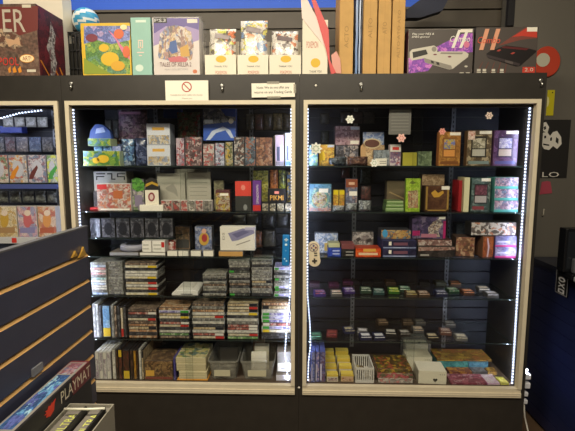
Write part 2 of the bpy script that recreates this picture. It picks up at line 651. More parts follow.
# added fill lamp without a fixture, keeps the blue paint bright
area('blue_wall_fill', (-.6, .25, 2.98), (radians(-12), 0, 0), 2.6, .12, 11, (1.0, .95, .85))
w = bpy.data.worlds.new('world'); SC.world = w; w.use_nodes = True
w.node_tree.nodes['Background'].inputs[0].default_value = (.6, .6, .62, 1)
w.node_tree.nodes['Background'].inputs[1].default_value = .05
SC.view_settings.view_transform = 'Standard'
SC.view_settings.look = 'None'
SC.view_settings.exposure = 0.0
SC.view_settings.gamma = 1.0
SC.view_settings.use_curve_mapping = False
SC.cycles.transparent_max_bounces = 40
SC.cycles.max_bounces = 8
SC.cycles.caustics_reflective = False
SC.cycles.caustics_refractive = False
SC.cycles.sample_clamp_indirect = 4.0
# ================================================== slatted gondola, near
GOLD_MDF = mat('raw_board_groove', 'd2a566', .6, var=.12, scale=25)
GY1 = CAM.y + 1.45                       # far end of the gondola
e = at(87, 227, GY1)
GX, GZ = e.x, e.z
GY0 = -2.75
gon = empty('slatwall_gondola', (GX - .15, (GY0 + GY1) / 2, 0))
tag(gon, 'dark slatted gondola with tan grooves standing before the figure cabinet', 'display stand')
gl = Vector(gon.location)


def G(name, bm, m, par=gon, off=None):
    for v in bm.verts:
        v.co -= off if off is not None else gl
    return obj(name, bm, m, par)


DARKB = mat('charcoal_slat_board', '393b4e', .38, var=.08, scale=12)
pitch = (GZ - at(87.2, 254.5, GY1).z)
bm = bmesh.new(); bx(bm, GX - .018, GX - .0115, GY0, GY1 - .003, .12, GZ - .004)
zz = GZ - pitch
while zz > .16:          # raw sloping lips of the grooves
    vs = [bm.verts.new(p) for p in ((GX, GY0, zz - .0045), (GX, GY1 - .001, zz - .0045), (GX - .0113, GY1 - .001, zz + .0090), (GX - .0113, GY0, zz + .0090), (GX - .0113, GY0, zz - .0045), (GX - .0113, GY1 - .001, zz - .0045))]
    for q in ((0, 1, 2, 3), (3, 2, 5, 4), (4, 5, 1, 0), (0, 3, 4), (1, 5, 2)): bm.faces.new([vs[i] for i in q])
    zz -= pitch * .945
G('slat_core', bm, GOLD_MDF)
bm = bmesh.new()
zz = GZ
k = 0
while zz > .16:
    lo = zz - pitch * (1 if k == 0 else .945)
    bx(bm, GX - .011, GX, GY0, GY1, max(lo + .0095, .12), zz - (.0 if k == 0 else .0046))
    zz = lo; k += 1
G('slat_panel', bm, DARKB)
bm = bmesh.new(); bx(bm, GX - .019, GX + .001, GY0, GY1 + .003, GZ, GZ + .005)
G('top_trim', bm, mat('grey_edge_trim', '5a5b60', .35))
bm = bmesh.new(); bx(bm, GX - .36, GX + .36, GY0, GY1 - .02, 0, .119)
G('base', bm, mat('gondola_paint', '26262b', .5))
# brass hook pieces in the top groove
for px0, px1, pt in ((70, 75.5, 251), (77, 84.5, 247)):
    p0 = at_x(px0, 258, GX); p1 = at_x(px1, 255.5, GX); zt_ = at_x((px0 + px1) / 2, pt, GX).z
    bm = bmesh.new()
    w = p1.y - p0.y; zb_ = p0.z
    prism(bm, [(-w / 2, 0), (w / 2, 0), (w * .30, (zt_ - zb_) * .55), (w * .16, zt_ - zb_), (-w * .1, (zt_ - zb_) * .5)], -.006, 0)
    o = obj('hanging_hook_clip', bm, mat('brass', 'd8a848', .3, .6), None, loc=(GX + .0015, (p0.y + p1.y) / 2, zb_), rot=(0, 0, pi / 2))
    tag(o, 'small brass clip on the top groove of the gondola' if px0 < 73 else 'larger brass clip nearest the end of the gondola top groove', 'clip')
p0 = at_x(31, 373, GX); p1 = at_x(41, 365, GX)
bm = bmesh.new(); bx(bm, -.006, 0, 0, p1.y - p0.y, -.012, .010)
o = obj('hanging_price_holder', bm, mat('grey_plastic', '77787c', .4), None, loc=(GX + .0065, p0.y, p0.z))
tag(o, 'tiny grey price holder clipped to the gondola slats', 'price holder')

# playmat carton: far end found where its top back edge meets the slatted face
X0b = GX + .012
far = at_x(71.4, 361.3, X0b)
pr = at(90, 360.3, far.y); pb = at(94.7, 377.3, far.y)
X1b = pr.x; ZTb = (far.z + pr.z) / 2; ZBb = at(92.5, 377.2, far.y).z
ln = .46
pm = empty('playmat_box', ((X0b + X1b) / 2, far.y, ZBb))
tag(pm, 'long black playmat carton with blue art window on the gondola', 'playmat box')
W = X1b - X0b; H = ZTb - ZBb
bm = bmesh.new(); bx(bm, -W / 2, W / 2, -ln, 0, 0, H); bevel(bm, .0015)
for f in bm.faces:
    pass
obj('carton', bm, mat('matt_black_card', '232228', .45), pm)
bm = bmesh.new(); bx(bm, -W / 2 + .0005, W / 2 - .0005, -.085, -.001, H, H + .0006)
bx(bm, W / 2, W / 2 + .0006, -.11, -.001, .001, H - .001)
obj('maroon_print', bm, mat('maroon_ink', '6a2730', .4), pm)
bm = bmesh.new(); bx(bm, -W / 2 + .004, W / 2 - .004, -.365, -.012, H + .0006, H + .0012)
obj('window_border', bm, mat('grey_border_ink', '8f8a84', .4), pm)
bm = bmesh.new(); bx(bm, -W / 2 + .010, W / 2 - .012, -.355, -.095, H + .0012, H + .0018)
obj('printed_picture', bm, art('2b4f8c 3f74b8 6aa6d2 a9d4e6 3a58a0 5a5aa8 24386c', 26, .25, 1.2, (1, .35, 1)), pm)
bm = bmesh.new(); bx(bm, -W / 2 + .010, W / 2 - .012, -.088, -.020, H + .0012, H + .0018)
obj('printed_emblem', bm, art('7a3038 8a4048 b0888c 4a6a98 a8b8c8', 55, .3), pm)
CRM = mat('cream_ink', 'e6dcc4', .5)
n = letter(pm, 'PLAYMAT', CRM, -.083, .083, -.5 * H * .62, .5 * H * .62, 0, 'lettering', (pi / 2, 0, pi / 2))
n.location = (W / 2 + .0009, -.089, H * .52)
# red tongue-of-flame emblem on the side
bm = bmesh.new()
ptsF = [(-.012, -.010), (.000, -.017), (.011, -.010), (.013, .004), (.018, .017), (.009, .012), (.007, .015), (.002, .010),
        (-.003, .014), (-.006, .006), (-.013, .008), (-.009, .001), (-.016, .000), (-.009, -.004)]
prism(bm, [(x * 1.6, z * 1.0) for x, z in ptsF], -.0006, 0)
obj('printed_emblem', bm, mat('orange_red_ink', 'dd3d26', .45), pm, loc=(W / 2 + .0008, -.225, H * .47), rot=(0, 0, pi / 2))
n = letter(pm, 'INFINITY', CRM, -W * .42, W * .30, -.008, .008, 0, 'lettering', (0, 0, 0), .3)
n.location = (-.004, -.392, H + .0009)
bm = bmesh.new(); bx(bm, -W / 2 + .001, W / 2 - .001, -.41, -.370, H, H + .0005)
obj('end_print', bm, mat('grey_end_ink', '4a4744', .5), pm)

# open grey carton with black dividers, on the same bracket shelf, lower
yE = at_x(70, 404, X1b + .004).y
q = at(114, 404, yE); Xc1 = q.x; ZTc = q.z
Xc0 = X1b + .004
Hc = min(.11, ZTc - .2)
oc = empty('counter_display_carton', ((Xc0 + Xc1) / 2, yE, ZTc - Hc))
tag(oc, 'open grey display carton with black dividers below the playmat carton', 'display box')
w2 = (Xc1 - Xc0) / 2
GREYC = mat('grey_card', '8d897c', .6)
bm = bmesh.new()
bx(bm, -w2, w2, -.40, 0, 0, .003)
bx(bm, -w2, w2, -.004, 0, .003, Hc)
bx(bm, -w2, -w2 + .003, -.40, -.004, .003, Hc)
bx(bm, w2 - .003, w2, -.40, -.004, .003, Hc)
bx(bm, -w2 + .003, w2 - .003, -.40, -.397, .003, Hc * .7)
obj('carton', bm, GREYC, oc)
for k, u in enumerate((-.33, .33)):
    bm = bmesh.new(); c = u * w2 * 1.45
    bx(bm, c - w2 * .40, c + w2 * .40, -.392, -.006, .0031, Hc - .008)
    fl = obj('inner_box', bm, mat('taupe_card', '77726a', .55), oc)
    for j in range(3):
        n = letter(fl, 'ULTRA PRO'[0:5], mat('lime_ink', 'cdd36a', .5), -.045, .045, -.011, .011, 0, 'lettering', (0, 0, pi / 2))
        n.location = (c, -.085 - j * .115, Hc - .0075)
for u in (-.03, .80):
    bm = bmesh.new(); bx(bm, u * w2 - .003, u * w2 + .003, -.39, -.03, .02, Hc + .010)
    obj('divider', bm, mat('black_card', '1d1c1e', .4), oc)
bm = bmesh.new(); bx(bm, w2 + .0002, w2 + .0012, -.36, -.10, .004, Hc - .03)
obj('side_print', bm, mat('pale_label', 'cfc8b4', .6), oc)
bm = bmesh.new(); tube(bm, [(-w2 * .8, -.052, Hc + .014), (w2 * .2, -.050, Hc + .0135), (w2 * .93, -.046, Hc + .014)], .0035, 8)
o = obj('plastic_rod', bm, mat('clear_rod_plastic', 'dcdccb', .25), None, loc=oc.location)
tag(o, 'thin pale plastic rod lying across the grey open carton', 'rod')
# bracket shelf that carries both cartons
bm = bmesh.new()
zs = oc.location.z
bx(bm, GX + .001, Xc1 + .03, yE - .47, yE + .03, zs - .010, zs - .0006)
G('bracket_shelf', bm, mat('dark_bracket', '2e2e30', .4))
bm = bmesh.new(); bx(bm, X0b, X1b, yE - .43, far.y, zs, ZBb - .0006)
o = obj('carton_riser', bm, mat('riser_card', '2a2a2c', .5)); tag(o, 'dark riser box under the long playmat carton', 'box')

# ================================================== navy counter, beside the pillar
cp = at(538, 259, .40)
CX, CZ = cp.x, cp.z
ctr = empty('navy_counter', (CX + .45, -.4, 0))
tag(ctr, 'navy slatted counter standing beside the cards cabinet', 'counter')
cl = Vector(ctr.location)
NAVY = mat('navy_laminate', '1d2448', .34, var=.1, scale=8)
bm = bmesh.new()
zz = .02
while zz < CZ - .06:
    bx(bm, CX, CX + .014, -1.7, .465, zz, zz + .0735); zz += .076
bx(bm, CX, CX + .014, -1.7, .465, zz, CZ - .026)
G('slat_panel', bm, NAVY, ctr, cl)
bm = bmesh.new(); bx(bm, CX + .0145, CX + .9, -1.7, .465, 0, CZ - .026)
G('counter_body', bm, NAVY, ctr, cl)
bm = bmesh.new(); bx(bm, CX - .008, CX + .92, -1.71, .466, CZ - .025, CZ)
G('countertop', bm, mat('navy_top', '262a3c', .3), ctr, cl)
# sign with four white button shapes
a = at_x(559, 269, CX - .001); b = at_x(571, 272, CX - .001); d = at_x(569, 299, CX - .001)
sw = a.y - b.y; sh = at_x(559, 269, CX).z - at_x(558.5, 293, CX).z
sg = empty('hanging_sign', (CX - .0092, (a.y + b.y) / 2, at_x(562, 270, CX - .009).z - sh))
tag(sg, 'small black sign of four white button shapes on the navy counter', 'sign')
bm = bmesh.new(); prism(bm, [(-sw / 2, 0), (sw / 2, 0), (sw / 2, sh), (-sw / 2, sh)], -.003, 0)
obj('sign_board', bm, mat('black_sign', '0e0e10', .35), sg, rot=(0, 0, -pi / 2))
bm = bmesh.new()
for (x0, x1, z0, z1) in ((-sw / 2, sw / 2, 0, .004), (-sw / 2, sw / 2, sh - .004, sh), (-sw / 2, -sw / 2 + .004, .004, sh - .004), (sw / 2 - .004, sw / 2, .004, sh - .004)):
    bx(bm, x0, x1, -.0042, -.003, z0, z1)
obj('sign_border', bm, mat('grey_border', '9a9a9e', .4), sg, rot=(0, 0, -pi / 2))
r = sh * .095
SX = min(2.4, sw * .34 / r)
WI = mat('white_ink', 'dedede', .5)


def ring(bm, c, ro, ri, n, a0=0.0):
    for k in range(n):
        t0, t1 = a0 + 2 * pi * k / n, a0 + 2 * pi * (k + 1) / n
        prism(bm, [(ri * cos(t0), c + ri * sin(t0)), (ro * cos(t0), c + ro * sin(t0)), (ro * cos(t1), c + ro * sin(t1)), (ri * cos(t1), c + ri * sin(t1))], -.0043, -.0032)


for nm, c_, ro, ri, n_, a0 in (('triangle_mark', .85, 1.2, .6, 3, pi / 2), ('circle_mark', .62, 1.0, .55, 20, 0), ('square_mark', .14, 1.25, .7, 4, pi / 4)):
    bm = bmesh.new(); ring(bm, sh * c_, r * ro, r * ri, n_, a0)
    for v in bm.verts: v.co.x *= SX
    obj(nm, bm, WI, sg, rot=(0, 0, -pi / 2))
bm = bmesh.new()
for s_ in (-1, 1):
    y_ = -.0043 - .0001 * s_
    prism(bm, [(-r * .9, sh * .38 - s_ * r * .9 - r * .25), (-r * .9, sh * .38 - s_ * r * .9 + r * .25), (r * .9, sh * .38 + s_ * r * .9 + r * .25), (r * .9, sh * .38 + s_ * r * .9 - r * .25)], y_, -.0032)
for v in bm.verts: v.co.x *= SX
obj('cross_mark', bm, WI, sg, rot=(0, 0, -pi / 2))

# dark payment terminal on the counter
tY = -.02
a = at(562, 228, tY); b = at(584, 262, tY)
tm = empty('counter_terminal', ((a.x + b.x) / 2 + .01, tY, CZ))
tag(tm, 'dark payment terminal standing on the navy counter', 'terminal')
tw = (b.x - a.x) / 2
bm = bmesh.new(); bx(bm, -tw, tw, -.02, .04, .03, a.z - CZ); bevel(bm, .006, 2)
obj('screen_housing', bm, mat('black_glossy', '101114', .25), tm)
bm = bmesh.new(); bx(bm, -tw + .012, tw - .012, -.0215, -.0202, .05, a.z - CZ - .015)
obj('dark_screen', bm, mat('grey_dark_glass', '1d2024', .12), tm)
bm = bmesh.new(); bx(bm, -tw * .7, tw * .7, -.06, .05, 0.0005, .03); bevel(bm, .004, 2)
obj('base', bm, mat('black_glossy', '101114', .25), tm)
bm = bmesh.new(); bx(bm, -.028, .022, -.054, -.0225, .0305, .105); bevel(bm, .009, 3)
obj('card_reader', bm, mat('grey_reader', '4b4d52', .35), tm)
bm = bmesh.new(); bx(bm, -.05, .07, -.10, -.062, .001, .028); bevel(bm, .008, 3)
o = obj('receipt_roll_tray', bm, mat('pale_grey_plastic', '8d9096', .4), None, loc=(tm.location.x, tY - .02, CZ))
tag(o, 'pale grey little tray lying before the dark payment terminal', 'tray')

# power strip with white adapters on the side of the cards cabinet
sxp = JX2 + .001
ps = empty('hanging_power_strip', (sxp, .05, .285))
tag(ps, 'power strip of white plugs beside the cards cabinet', 'power strip')
bm = bmesh.new(); bx(bm, 0, .016, -.018, .018, 0, .19)
obj('strip_body', bm, mat('black_plastic', '121214', .4), ps)
for zz, s_ in ((.125, .030), (.075, .030), (.03, .022), (-.012, .022)):
    bm = bmesh.new(); bx(bm, .0162, .0162 + s_, -.017, .013, zz, zz + s_ * 1.05); bevel(bm, .004, 2)
    obj('adapter', bm, mat('white_adapter', 'e8ebf2', .35), ps)
bm = bmesh.new(); bx(bm, .017, .024, -.018, -.012, .165, .185)
obj('lit_switch', bm, glow('switch_glow', 'bcd0ff', 160.0), ps)
fl0 = (sxp + .022, .045, .282)
f1 = at(541, 436, .0)
for k, path in enumerate(([fl0, (sxp + .03, .04, .20), (sxp + .05, .02, .10), (sxp + .09, -.03, .012), (sxp + .15, -.12, .006)],
                          [(fl0[0] - .004, .066, .282), (sxp + .012, .078, .21), (sxp + .010, .085, .15), (sxp + .03, .11, .03), (sxp + .02, .16, .007)])):
    bm = bmesh.new(); tube(bm, path, .0045, 8)
    o = obj(['power_cord', 'power_cord'][k], bm, mat('white_cord', 'cfccc2', .5)); tag(o, ('white cord' if k == 0 else 'shorter white cord') + ' dropping from the plugs to the brown floor', 'cord')

# ================================================== things on the pillar
PYF = .47


def pil(px, py):
    return at(px, py, PYF - .003)


a = pil(545, 119); b = pil(566.5, 178)
po = empty('hanging_poster', ((a.x + b.x) / 2, PYF - .0005, b.z))
tag(po, 'black poster with white cartoon shapes and letters on the pillar', 'poster')
ow, oh = (b.x - a.x) / 2, a.z - b.z
bm = bmesh.new(); prism(bm, [(-ow - .02, 0), (ow, 0), (ow, oh), (-ow - .02, oh)], -.003, 0)
obj('poster_board', bm, mat('black_poster', '211f1e', .55), po)
bm = bmesh.new(); prism(bm, [(-ow - .02, oh - .004), (ow, oh - .004), (ow, oh), (-ow - .02, oh)], -.005, -.0031)
obj('top_edge', bm, mat('grey_edge', '6f6b62', .5), po)


def P2(px, py):
    p = pil(px, py); return (p.x - po.location.x, p.z - po.location.z)


WP = mat('white_print', 'e6e2d8', .6)
for outl in ([(542, 123), (546, 122), (549, 127), (547.5, 133), (543, 131)],
             [(541.5, 133), (547, 132), (550, 136), (553, 132), (557, 131), (561, 137), (561.5, 144), (557, 149), (553, 146), (549, 150), (544, 149), (540.5, 143)]):
    bm = bmesh.new(); prism(bm, [P2(*q) for q in reversed(outl)], -.0036, -.003); obj('printed_shape', bm, WP, po)
for outl in ([(556, 137), (558.5, 139), (558, 144), (555.5, 142)], [(543, 143.5), (549, 144.5), (549, 146), (543, 145)], [(544, 136), (546, 135.5), (546, 138), (544, 138.5)],
             [(550, 138), (551.8, 137), (551.8, 140.5), (550, 141)], [(543.5, 127), (545.5, 126), (546, 129), (544, 130)]):
    bm = bmesh.new(); prism(bm, [P2(*q) for q in reversed(outl)], -.0042, -.0037); obj('printed_shape', bm, INK, po)
l0 = P2(542, 177); l1 = P2(559, 172)
letter(po, 'LO', WP, l0[0], l1[0], l0[1], l1[1], -.0036)
a = pil(546, 115.5); b = pil(555, 90)
yt = empty('hanging_yellow_tag', ((a.x + b.x) / 2, PYF - .0005, a.z))
tag(yt, 'narrow yellow hang tag on the pillar above the black poster', 'tag')
bm = bmesh.new(); ww, hh = (b.x - a.x) / 2, b.z - a.z
prism(bm, [(-ww, 0), (ww, 0), (ww, hh), (-ww, hh)], -.003, 0)
obj('tag_card', bm, mat('lemon_card', 'd0c41f', .5), yt)
bm = bmesh.new(); prism(bm, [(ww * .35 + .004 * cos(t * pi / 5), hh * .90 + .004 * sin(t * pi / 5)) for t in range(10)], -.0036, -.0031)
obj('hang_hole', bm, INK, yt)
bm = bmesh.new(); prism(bm, [(-ww, hh * .32), (-ww * .55, hh * .4), (-ww * .4, hh * .55), (-ww * .6, hh * .7), (-ww, hh * .74)], -.0036, -.0031)
obj('printed_shape', bm, mat('pale_lemon', 'e9e3a0', .5), yt)
a = pil(539.5, 194.5); b = pil(553, 181)
bm = bmesh.new(); w_, h_ = (b.x - a.x) / 2, b.z - a.z
prism(bm, [(-w_, 0), (w_, h_ * .1), (w_ * .6, h_ * .95), (w_ * .1, h_), (-w_ * .75, h_ * .92)], -.003, 0)
o = obj('hanging_sticker', bm, mat('rose_sticker', 'b24a5c', .5), None, loc=((a.x + b.x) / 2, PYF - .0005, a.z))
tag(o, 'rose pink tapered sticker on the pillar under the black poster', 'sticker')
a = pil(541.5, 215.5); b = pil(545, 208)
bm = bmesh.new(); tube(bm, [(0, -.006, 0), (.006, -.012, .004), (.006, -.012, .03), (.010, -.008, .04)], .004, 8)
o = obj('hanging_wall_hook', bm, mat('pale_hook', 'b9b2a2', .4), None, loc=(a.x, PYF, a.z)); tag(o, 'small pale hook on the pillar over the navy counter', 'hook')
# round red plaque with cream patches, half hidden by the console carton
ctrp = pil(546, 62)
pq = empty('hanging_round_plaque', (ctrp.x, PYF - .0005, ctrp.z))
tag(pq, 'round red plaque with a pale oval patch on the pillar', 'plaque')
R_ = pil(559.5, 62).x - ctrp.x
bm = bmesh.new(); n = 32
prism(bm, [(R_ * cos(2 * pi * k / n), R_ * 1.12 * sin(2 * pi * k / n)) for k in range(n)], -.012, 0)
bevel(bm, .002)
obj('plaque_disc', bm, mat('brick_red_paint', 'b8402a', .45), pq)
for (cx_, cz_, rx, rz) in ((-.30, .12, .50, .50),):
    bm = bmesh.new()
    prism(bm, [(R_ * (cx_ + rx * cos(2 * pi * k / 20)), R_ * (cz_ + rz * sin(2 * pi * k / 20))) for k in range(20)], -.014, -.0122)
    obj('pale_patch', bm, mat('grey_cream_paint', 'b9b6a2', .5), pq)
# ================================================== on top of the cabinets
TZ = ZT
TAN = mat('box_tan', 'c8a468', .65, var=.05, scale=30)
GREYBOX = mat('grey_carton', '55504b', .5)
YEL = mat('yellow_ink', 'dcb428', .5)
ORG = mat('orange_ink', 'd98a2b', .5)
DKRED = mat('dark_red_card', '4a1a20', .45)
CRE = mat('cream_card', 'e9e2cf', .55)

# 1 large figure carton
b = carton('figure_carton', 'big brown and dark red figure carton at the end above toy cabinet', 'box', -46, 38, 4, TZ, .03, .245,
           art('5c473d 6d5649 7a6354 5a4a40 6a5045', 9, .4), DKRED, mat('lid_red', '5a2028', .5), art('5a1f28 6b2630 3a181e 48202a 7a2a34', 16, .4), yb=75)


def up(o, px, py):
    """pixel -> u,v on the front face of a carton"""
    p = at(px, py, o.location.y - o['_d'] / 2)
    return ((p.x - o.location.x) / o['_w'] + .5, (p.z - o.location.z) / o['_h'])


def prect(o, name, m, x0, x1, y0, y1, layer=1):
    (u0, v1), (u1, v0) = up(o, x0, y0), up(o, x1, y1)
    return rect(o, name, m, u0, u1, v0, v1, layer)


def ppoly(o, name, m, pts, layer=1):
    uv = [up(o, *p) for p in pts]
    a = sum(p[0] * q[1] - q[0] * p[1] for p, q in zip(uv, uv[1:] + uv[:1]))
    return patch(o, name, m, uv if a > 0 else uv[::-1], layer)


def poval(o, name, m, cx, cy, rx, ry, layer=1, n=20):
    return ppoly(o, name, m, [(cx + rx * cos(2 * pi * k / n), cy + ry * sin(2 * pi * k / n)) for k in range(n)], layer)


def pwords(o, s, m, x0, x1, y0, y1, layer=2, shear=0.0):
    (u0, v1), (u1, v0) = up(o, x0, y0), up(o, x1, y1)
    return words(o, s, m, u0, u1, v0, v1, layer, shear)


ppoly(b, 'printed_picture', mat('rust_ink', '6d2c28', .5), [(-30, 8), (38, 6), (38, 30), (24, 34), (2, 42), (-30, 40)])
ppoly(b, 'printed_picture', art('7a6a5c a08a72 50241f 3a2a26 c4a98a', 26, .4), [(-8, 30), (8, 28), (20, 36), (24, 46), (12, 50), (0, 46), (-10, 50)], 2)
ppoly(b, 'printed_shape', mat('skin_ink', 'c09a78', .5), [(5, 38), (14, 40), (19, 37), (21, 46), (15, 44), (9, 47)], 3)
pwords(b, 'ER', mat('bone_ink', 'b8ae9e', .5), 2, 26, 9.5, 32, 3)
pwords(b, 'POOL', RED, -1, 19, 57.5, 65.5, 4)
poval(b, 'badge', mat('cream_badge', 'efdfae', .5), 27, 58.5, 6.8, 3.6, 2)
poval(b, 'badge_ring', ORG, 27, 58.5, 7.4, 4.2, 1)
pwords(b, 'ART!', mat('red_brown_ink', 'a8402a', .5), 22.5, 31.5, 56.4, 60.6, 3)
prect(b, 'print_line', mat('pale_label', 'cfc8b4', .6), 27, 36, 69.5, 72, 1)
prect(b, 'print_line', mat('pale_label', 'cfc8b4', .6), 22, 31, 4.6, 7.6, 2)
for x0, x1 in ((8, 11), (12.5, 17), (18, 22)):
    ppoly(b, 'orange_bar', ORG, [(x0, 69), (x0 + 2.5, 66), (x1, 72), (x0 + 1, 73)], 2)
# side face art: orange struts and a grey figure
xs = b['_w'] / 2 + .0004
dd = b['_d']
for (y0, y1) in ((-.48, -.14), (-.04, .28), (.22, .46)):
    bm = bmesh.new()
    prism(bm, [(y1 * dd, .004), (y1 * dd + .013, .004), (y0 * dd + .013, .082), (y0 * dd, .082)], -.0006, 0)
    obj('orange_bar', bm, ORG, b, (xs, 0, 0), (0, 0, pi / 2))
bm = bmesh.new(); prism(bm, [(-.03, .02), (.01, .03), (.035, .10), (.02, .17), (.04, .24), (.0, .30), (-.02, .22), (-.05, .16), (-.02, .10)], -.0008, -.0002)
obj('printed_picture', bm, art('8a8888 b8b4b0 3a2a2c 6a2a30 d0ccc6', 45, .4), b, (xs, .0, 0), (0, 0, pi / 2))

# cream carton behind it and the striped ball on a basket
o = carton('cream_carton', 'cream carton lying behind the big brown figure carton', 'box', 5, 64, -6, TZ, .30, .10, CRE, CRE, yb=70)
# flared wire basket with the ball
p0, p1 = at(70.5, 75, .34), at(100, 75, .34)
bk = empty('wire_basket', ((p0.x + p1.x) / 2, .39, TZ))
hb = at(75, 32, .34).z - TZ
tag(bk, 'black basket behind the yellow-edged carton holding a striped ball', 'basket')
bw = (p1.x - p0.x) / 2
bm = bmesh.new()
for i in range(9):
    x = -bw + 2 * bw * i / 8
    bx(bm, x - .003, x + .003, -.052, -.046, 0, hb); bx(bm, x - .003, x + .003, .044, .050, 0, hb)
for zz in (0, hb * .33, hb * .66, hb - .006):
    bx(bm, -bw - .003, bw + .003, -.053, -.047, zz, zz + .007); bx(bm, -bw - .003, bw + .003, .045, .051, zz, zz + .007)
    bx(bm, -bw - .003, -bw + .003, -.05, .05, zz, zz + .007); bx(bm, bw - .003, bw + .003, -.05, .05, zz, zz + .007)
obj('basket_wires', bm, BLACK, bk)
bm = bmesh.new(); bx(bm, -bw, bw, -.042, .042, .001, hb * .8)
obj('dark_liner', bm, mat('dark_cloth', '26241f', .9), bk)
c = at(86, 21, .39); rr = at(98.5, 21, .39).x - c.x
bl = empty('striped_ball', (c.x, .39, TZ + hb + rr + .001))
bl['cz'] = 0
tag(bl, 'round pale blue and white ball resting in the black basket', 'ball')
bm = bmesh.new(); bmesh.ops.create_uvsphere(bm, u_segments=28, v_segments=18, radius=rr)
for f in bm.faces:
    f.smooth = True
    cc = f.calc_center_median() / rr
    f.material_index = 1 if (abs(cc.z - .42 - .35 * cc.x) < .16 or cc.x < -.62 and cc.z > -.5 or abs(cc.z + .28 - .3 * cc.x) < .10) else 0
obj('ball_cover', bm, [mat('sky_blue_vinyl', '3f9cc9', .4), mat('white_vinyl', 'dfe6e4', .4)], bl)

# 2 yellow-edged carton
b = carton('puzzle_carton', 'square yellow-edged carton of a bright green landscape', 'box', 81.5, 131, 23, TZ, .06, .09,
           YEL, mat('yellow_side', 'c8a23a', .5), yb=75)
prect(b, 'printed_picture', art('6c9440 88a84a 467a40 b0b854 5c8a78', 14, .35), 84, 130.4, 26, 74, 1)
ppoly(b, 'printed_sky', art('5470b0 7a8ac8 b8a0c8 4a5ca0', 18, .35), [(84, 26), (130, 26), (130, 40), (112, 44), (97, 40), (84, 44)], 2)
ppoly(b, 'printed_river', mat('pink_ink', 'd8789a', .5), [(108, 30), (116, 40), (122, 52), (129.8, 60), (129.8, 54), (121, 45), (113, 34)], 3)
for k_, (x, y, rx, ry, m) in enumerate(((110, 59, 9, 7, YEL), (104, 48, 5, 4, YEL), (118, 66, 7, 5, mat('ochre_ink', 'd8a52a', .5)), (119, 34, 5, 5, mat('salmon_ink', 'd4683c', .5)), (92, 38, 6, 4, mat('maroon_ink2', '7a3040', .5)), (126.5, 52, 3.6, 6, mat('salmon_ink', 'd4683c', .5)))):
    poval(b, 'printed_shape', m, x, y, rx, ry, 4 + k_)
ppoly(b, 'printed_shape', mat('olive_ink', '8a9a30', .5), [(84, 58), (100, 68), (112, 74), (84, 74)], 2)
poval(b, 'badge', mat('cream_badge', 'efdfae', .5), 124, 27.5, 3.5, 2.6, 11)

# 3 teal narrow carton
b = carton('slim_carton', 'slim teal carton standing beside the square landscape carton', 'box', 131.4, 151.5, 17.5, TZ, .05, .12,
           mat('teal_card', '8fbcb0', .5, var=.04, scale=12), mat('teal_side', '7fa79c', .5), yb=75)
prect(b, 'print_line', mat('pale_teal', 'cfe0d4', .5), 135.5, 146, 20, 22.4, 1)
for (x0, x1, y0, y1) in ((138, 143, 40, 41), (138, 143, 47, 48), (138, 139, 41, 47), (142, 143, 41, 47), (140, 141, 42, 50), (137, 144, 52, 53), (139, 142, 55, 56)):
    prect(b, 'printed_character', mat('pink_cream', 'e4c9bc', .5), x0, x1, y0, y1, 1)
poval(b, 'printed_shape', mat('pale_teal', 'cfe0d4', .5), 139.5, 68, 4, 3.5, 1)

# 4 white and purple boxed game in a clear sleeve
b = carton('boxed_game', 'large white and purple boxed game in a clear sleeve', 'boxed game', 153, 199.5, 17.5, TZ, .04, .10,
           mat('boxed_game_white', 'e6ddd8', .45), mat('pale_side', 'd8d2cc', .5), yb=75)
ppoly(b, 'printed_band', mat('violet_ink', '5c4a9e', .45), [(153.5, 18), (199, 18), (199, 30), (186, 26), (176, 30), (166, 26), (153.5, 34)], 1)
ppoly(b, 'printed_band', mat('lilac_ink', 'a894c8', .45), [(153.5, 34), (166, 26), (176, 30), (186, 26), (199, 30), (199, 40), (188, 44), (176, 36), (164, 42), (153.5, 46)], 1)
ppoly(b, 'printed_picture', art('e8d0a0 c8a05a 3a3444 e6dcd2 b88a80 5a78b0 8a5a50', 42, .4, .7, (1, 1, .6)), [(158, 58), (160, 34), (167, 27), (175, 25), (184, 27), (191, 32), (194, 46), (192, 60), (176, 62)], 3)
ppoly(b, 'printed_shape', mat('blue_ink', '3a62a8', .5), [(170, 42), (176, 40), (178, 52), (172, 54), (169, 50)], 4)
ppoly(b, 'printed_shape', mat('gold_ink', 'd8a848', .5), [(180, 48), (188, 44), (190, 56), (181, 57)], 4)
ppoly(b, 'printed_shape', mat('rose_ink', 'd06a74', .5), [(168, 58), (180, 56), (188, 59), (186, 62), (170, 62)], 4)
pwords(b, 'TALES OF XILLIA 2', mat('plum_ink', '6a3434', .5), 160, 191.5, 62.4, 66.6, 5)
pwords(b, 'PS3', mat('white_ink', 'dedede', .5), 154.5, 166, 19, 22, 3)
prect(b, 'black_band', INK, 153.5, 167, 18, 23, 2)
prect(b, 'price_label', PAPER, 187, 197.5, 19, 23, 3)
poval(b, 'badge', mat('orange_dot', 'dc7a4a', .5), 195, 71.5, 2.2, 2.0, 2)
pwords(b, 'PLAY COLLECTORS', mat('grey_ink', 'a8a0a0', .5), 165, 188, 68.6, 70.2, 2)
s = bmesh.new(); bx(s, -b['_w'] / 2 - .001, b['_w'] / 2 + .014, -b['_d'] / 2 - .0035, b['_d'] / 2 + .001, .0005, b['_h'] + .003)
obj('clear_sleeve', s, SLEEVE, b)

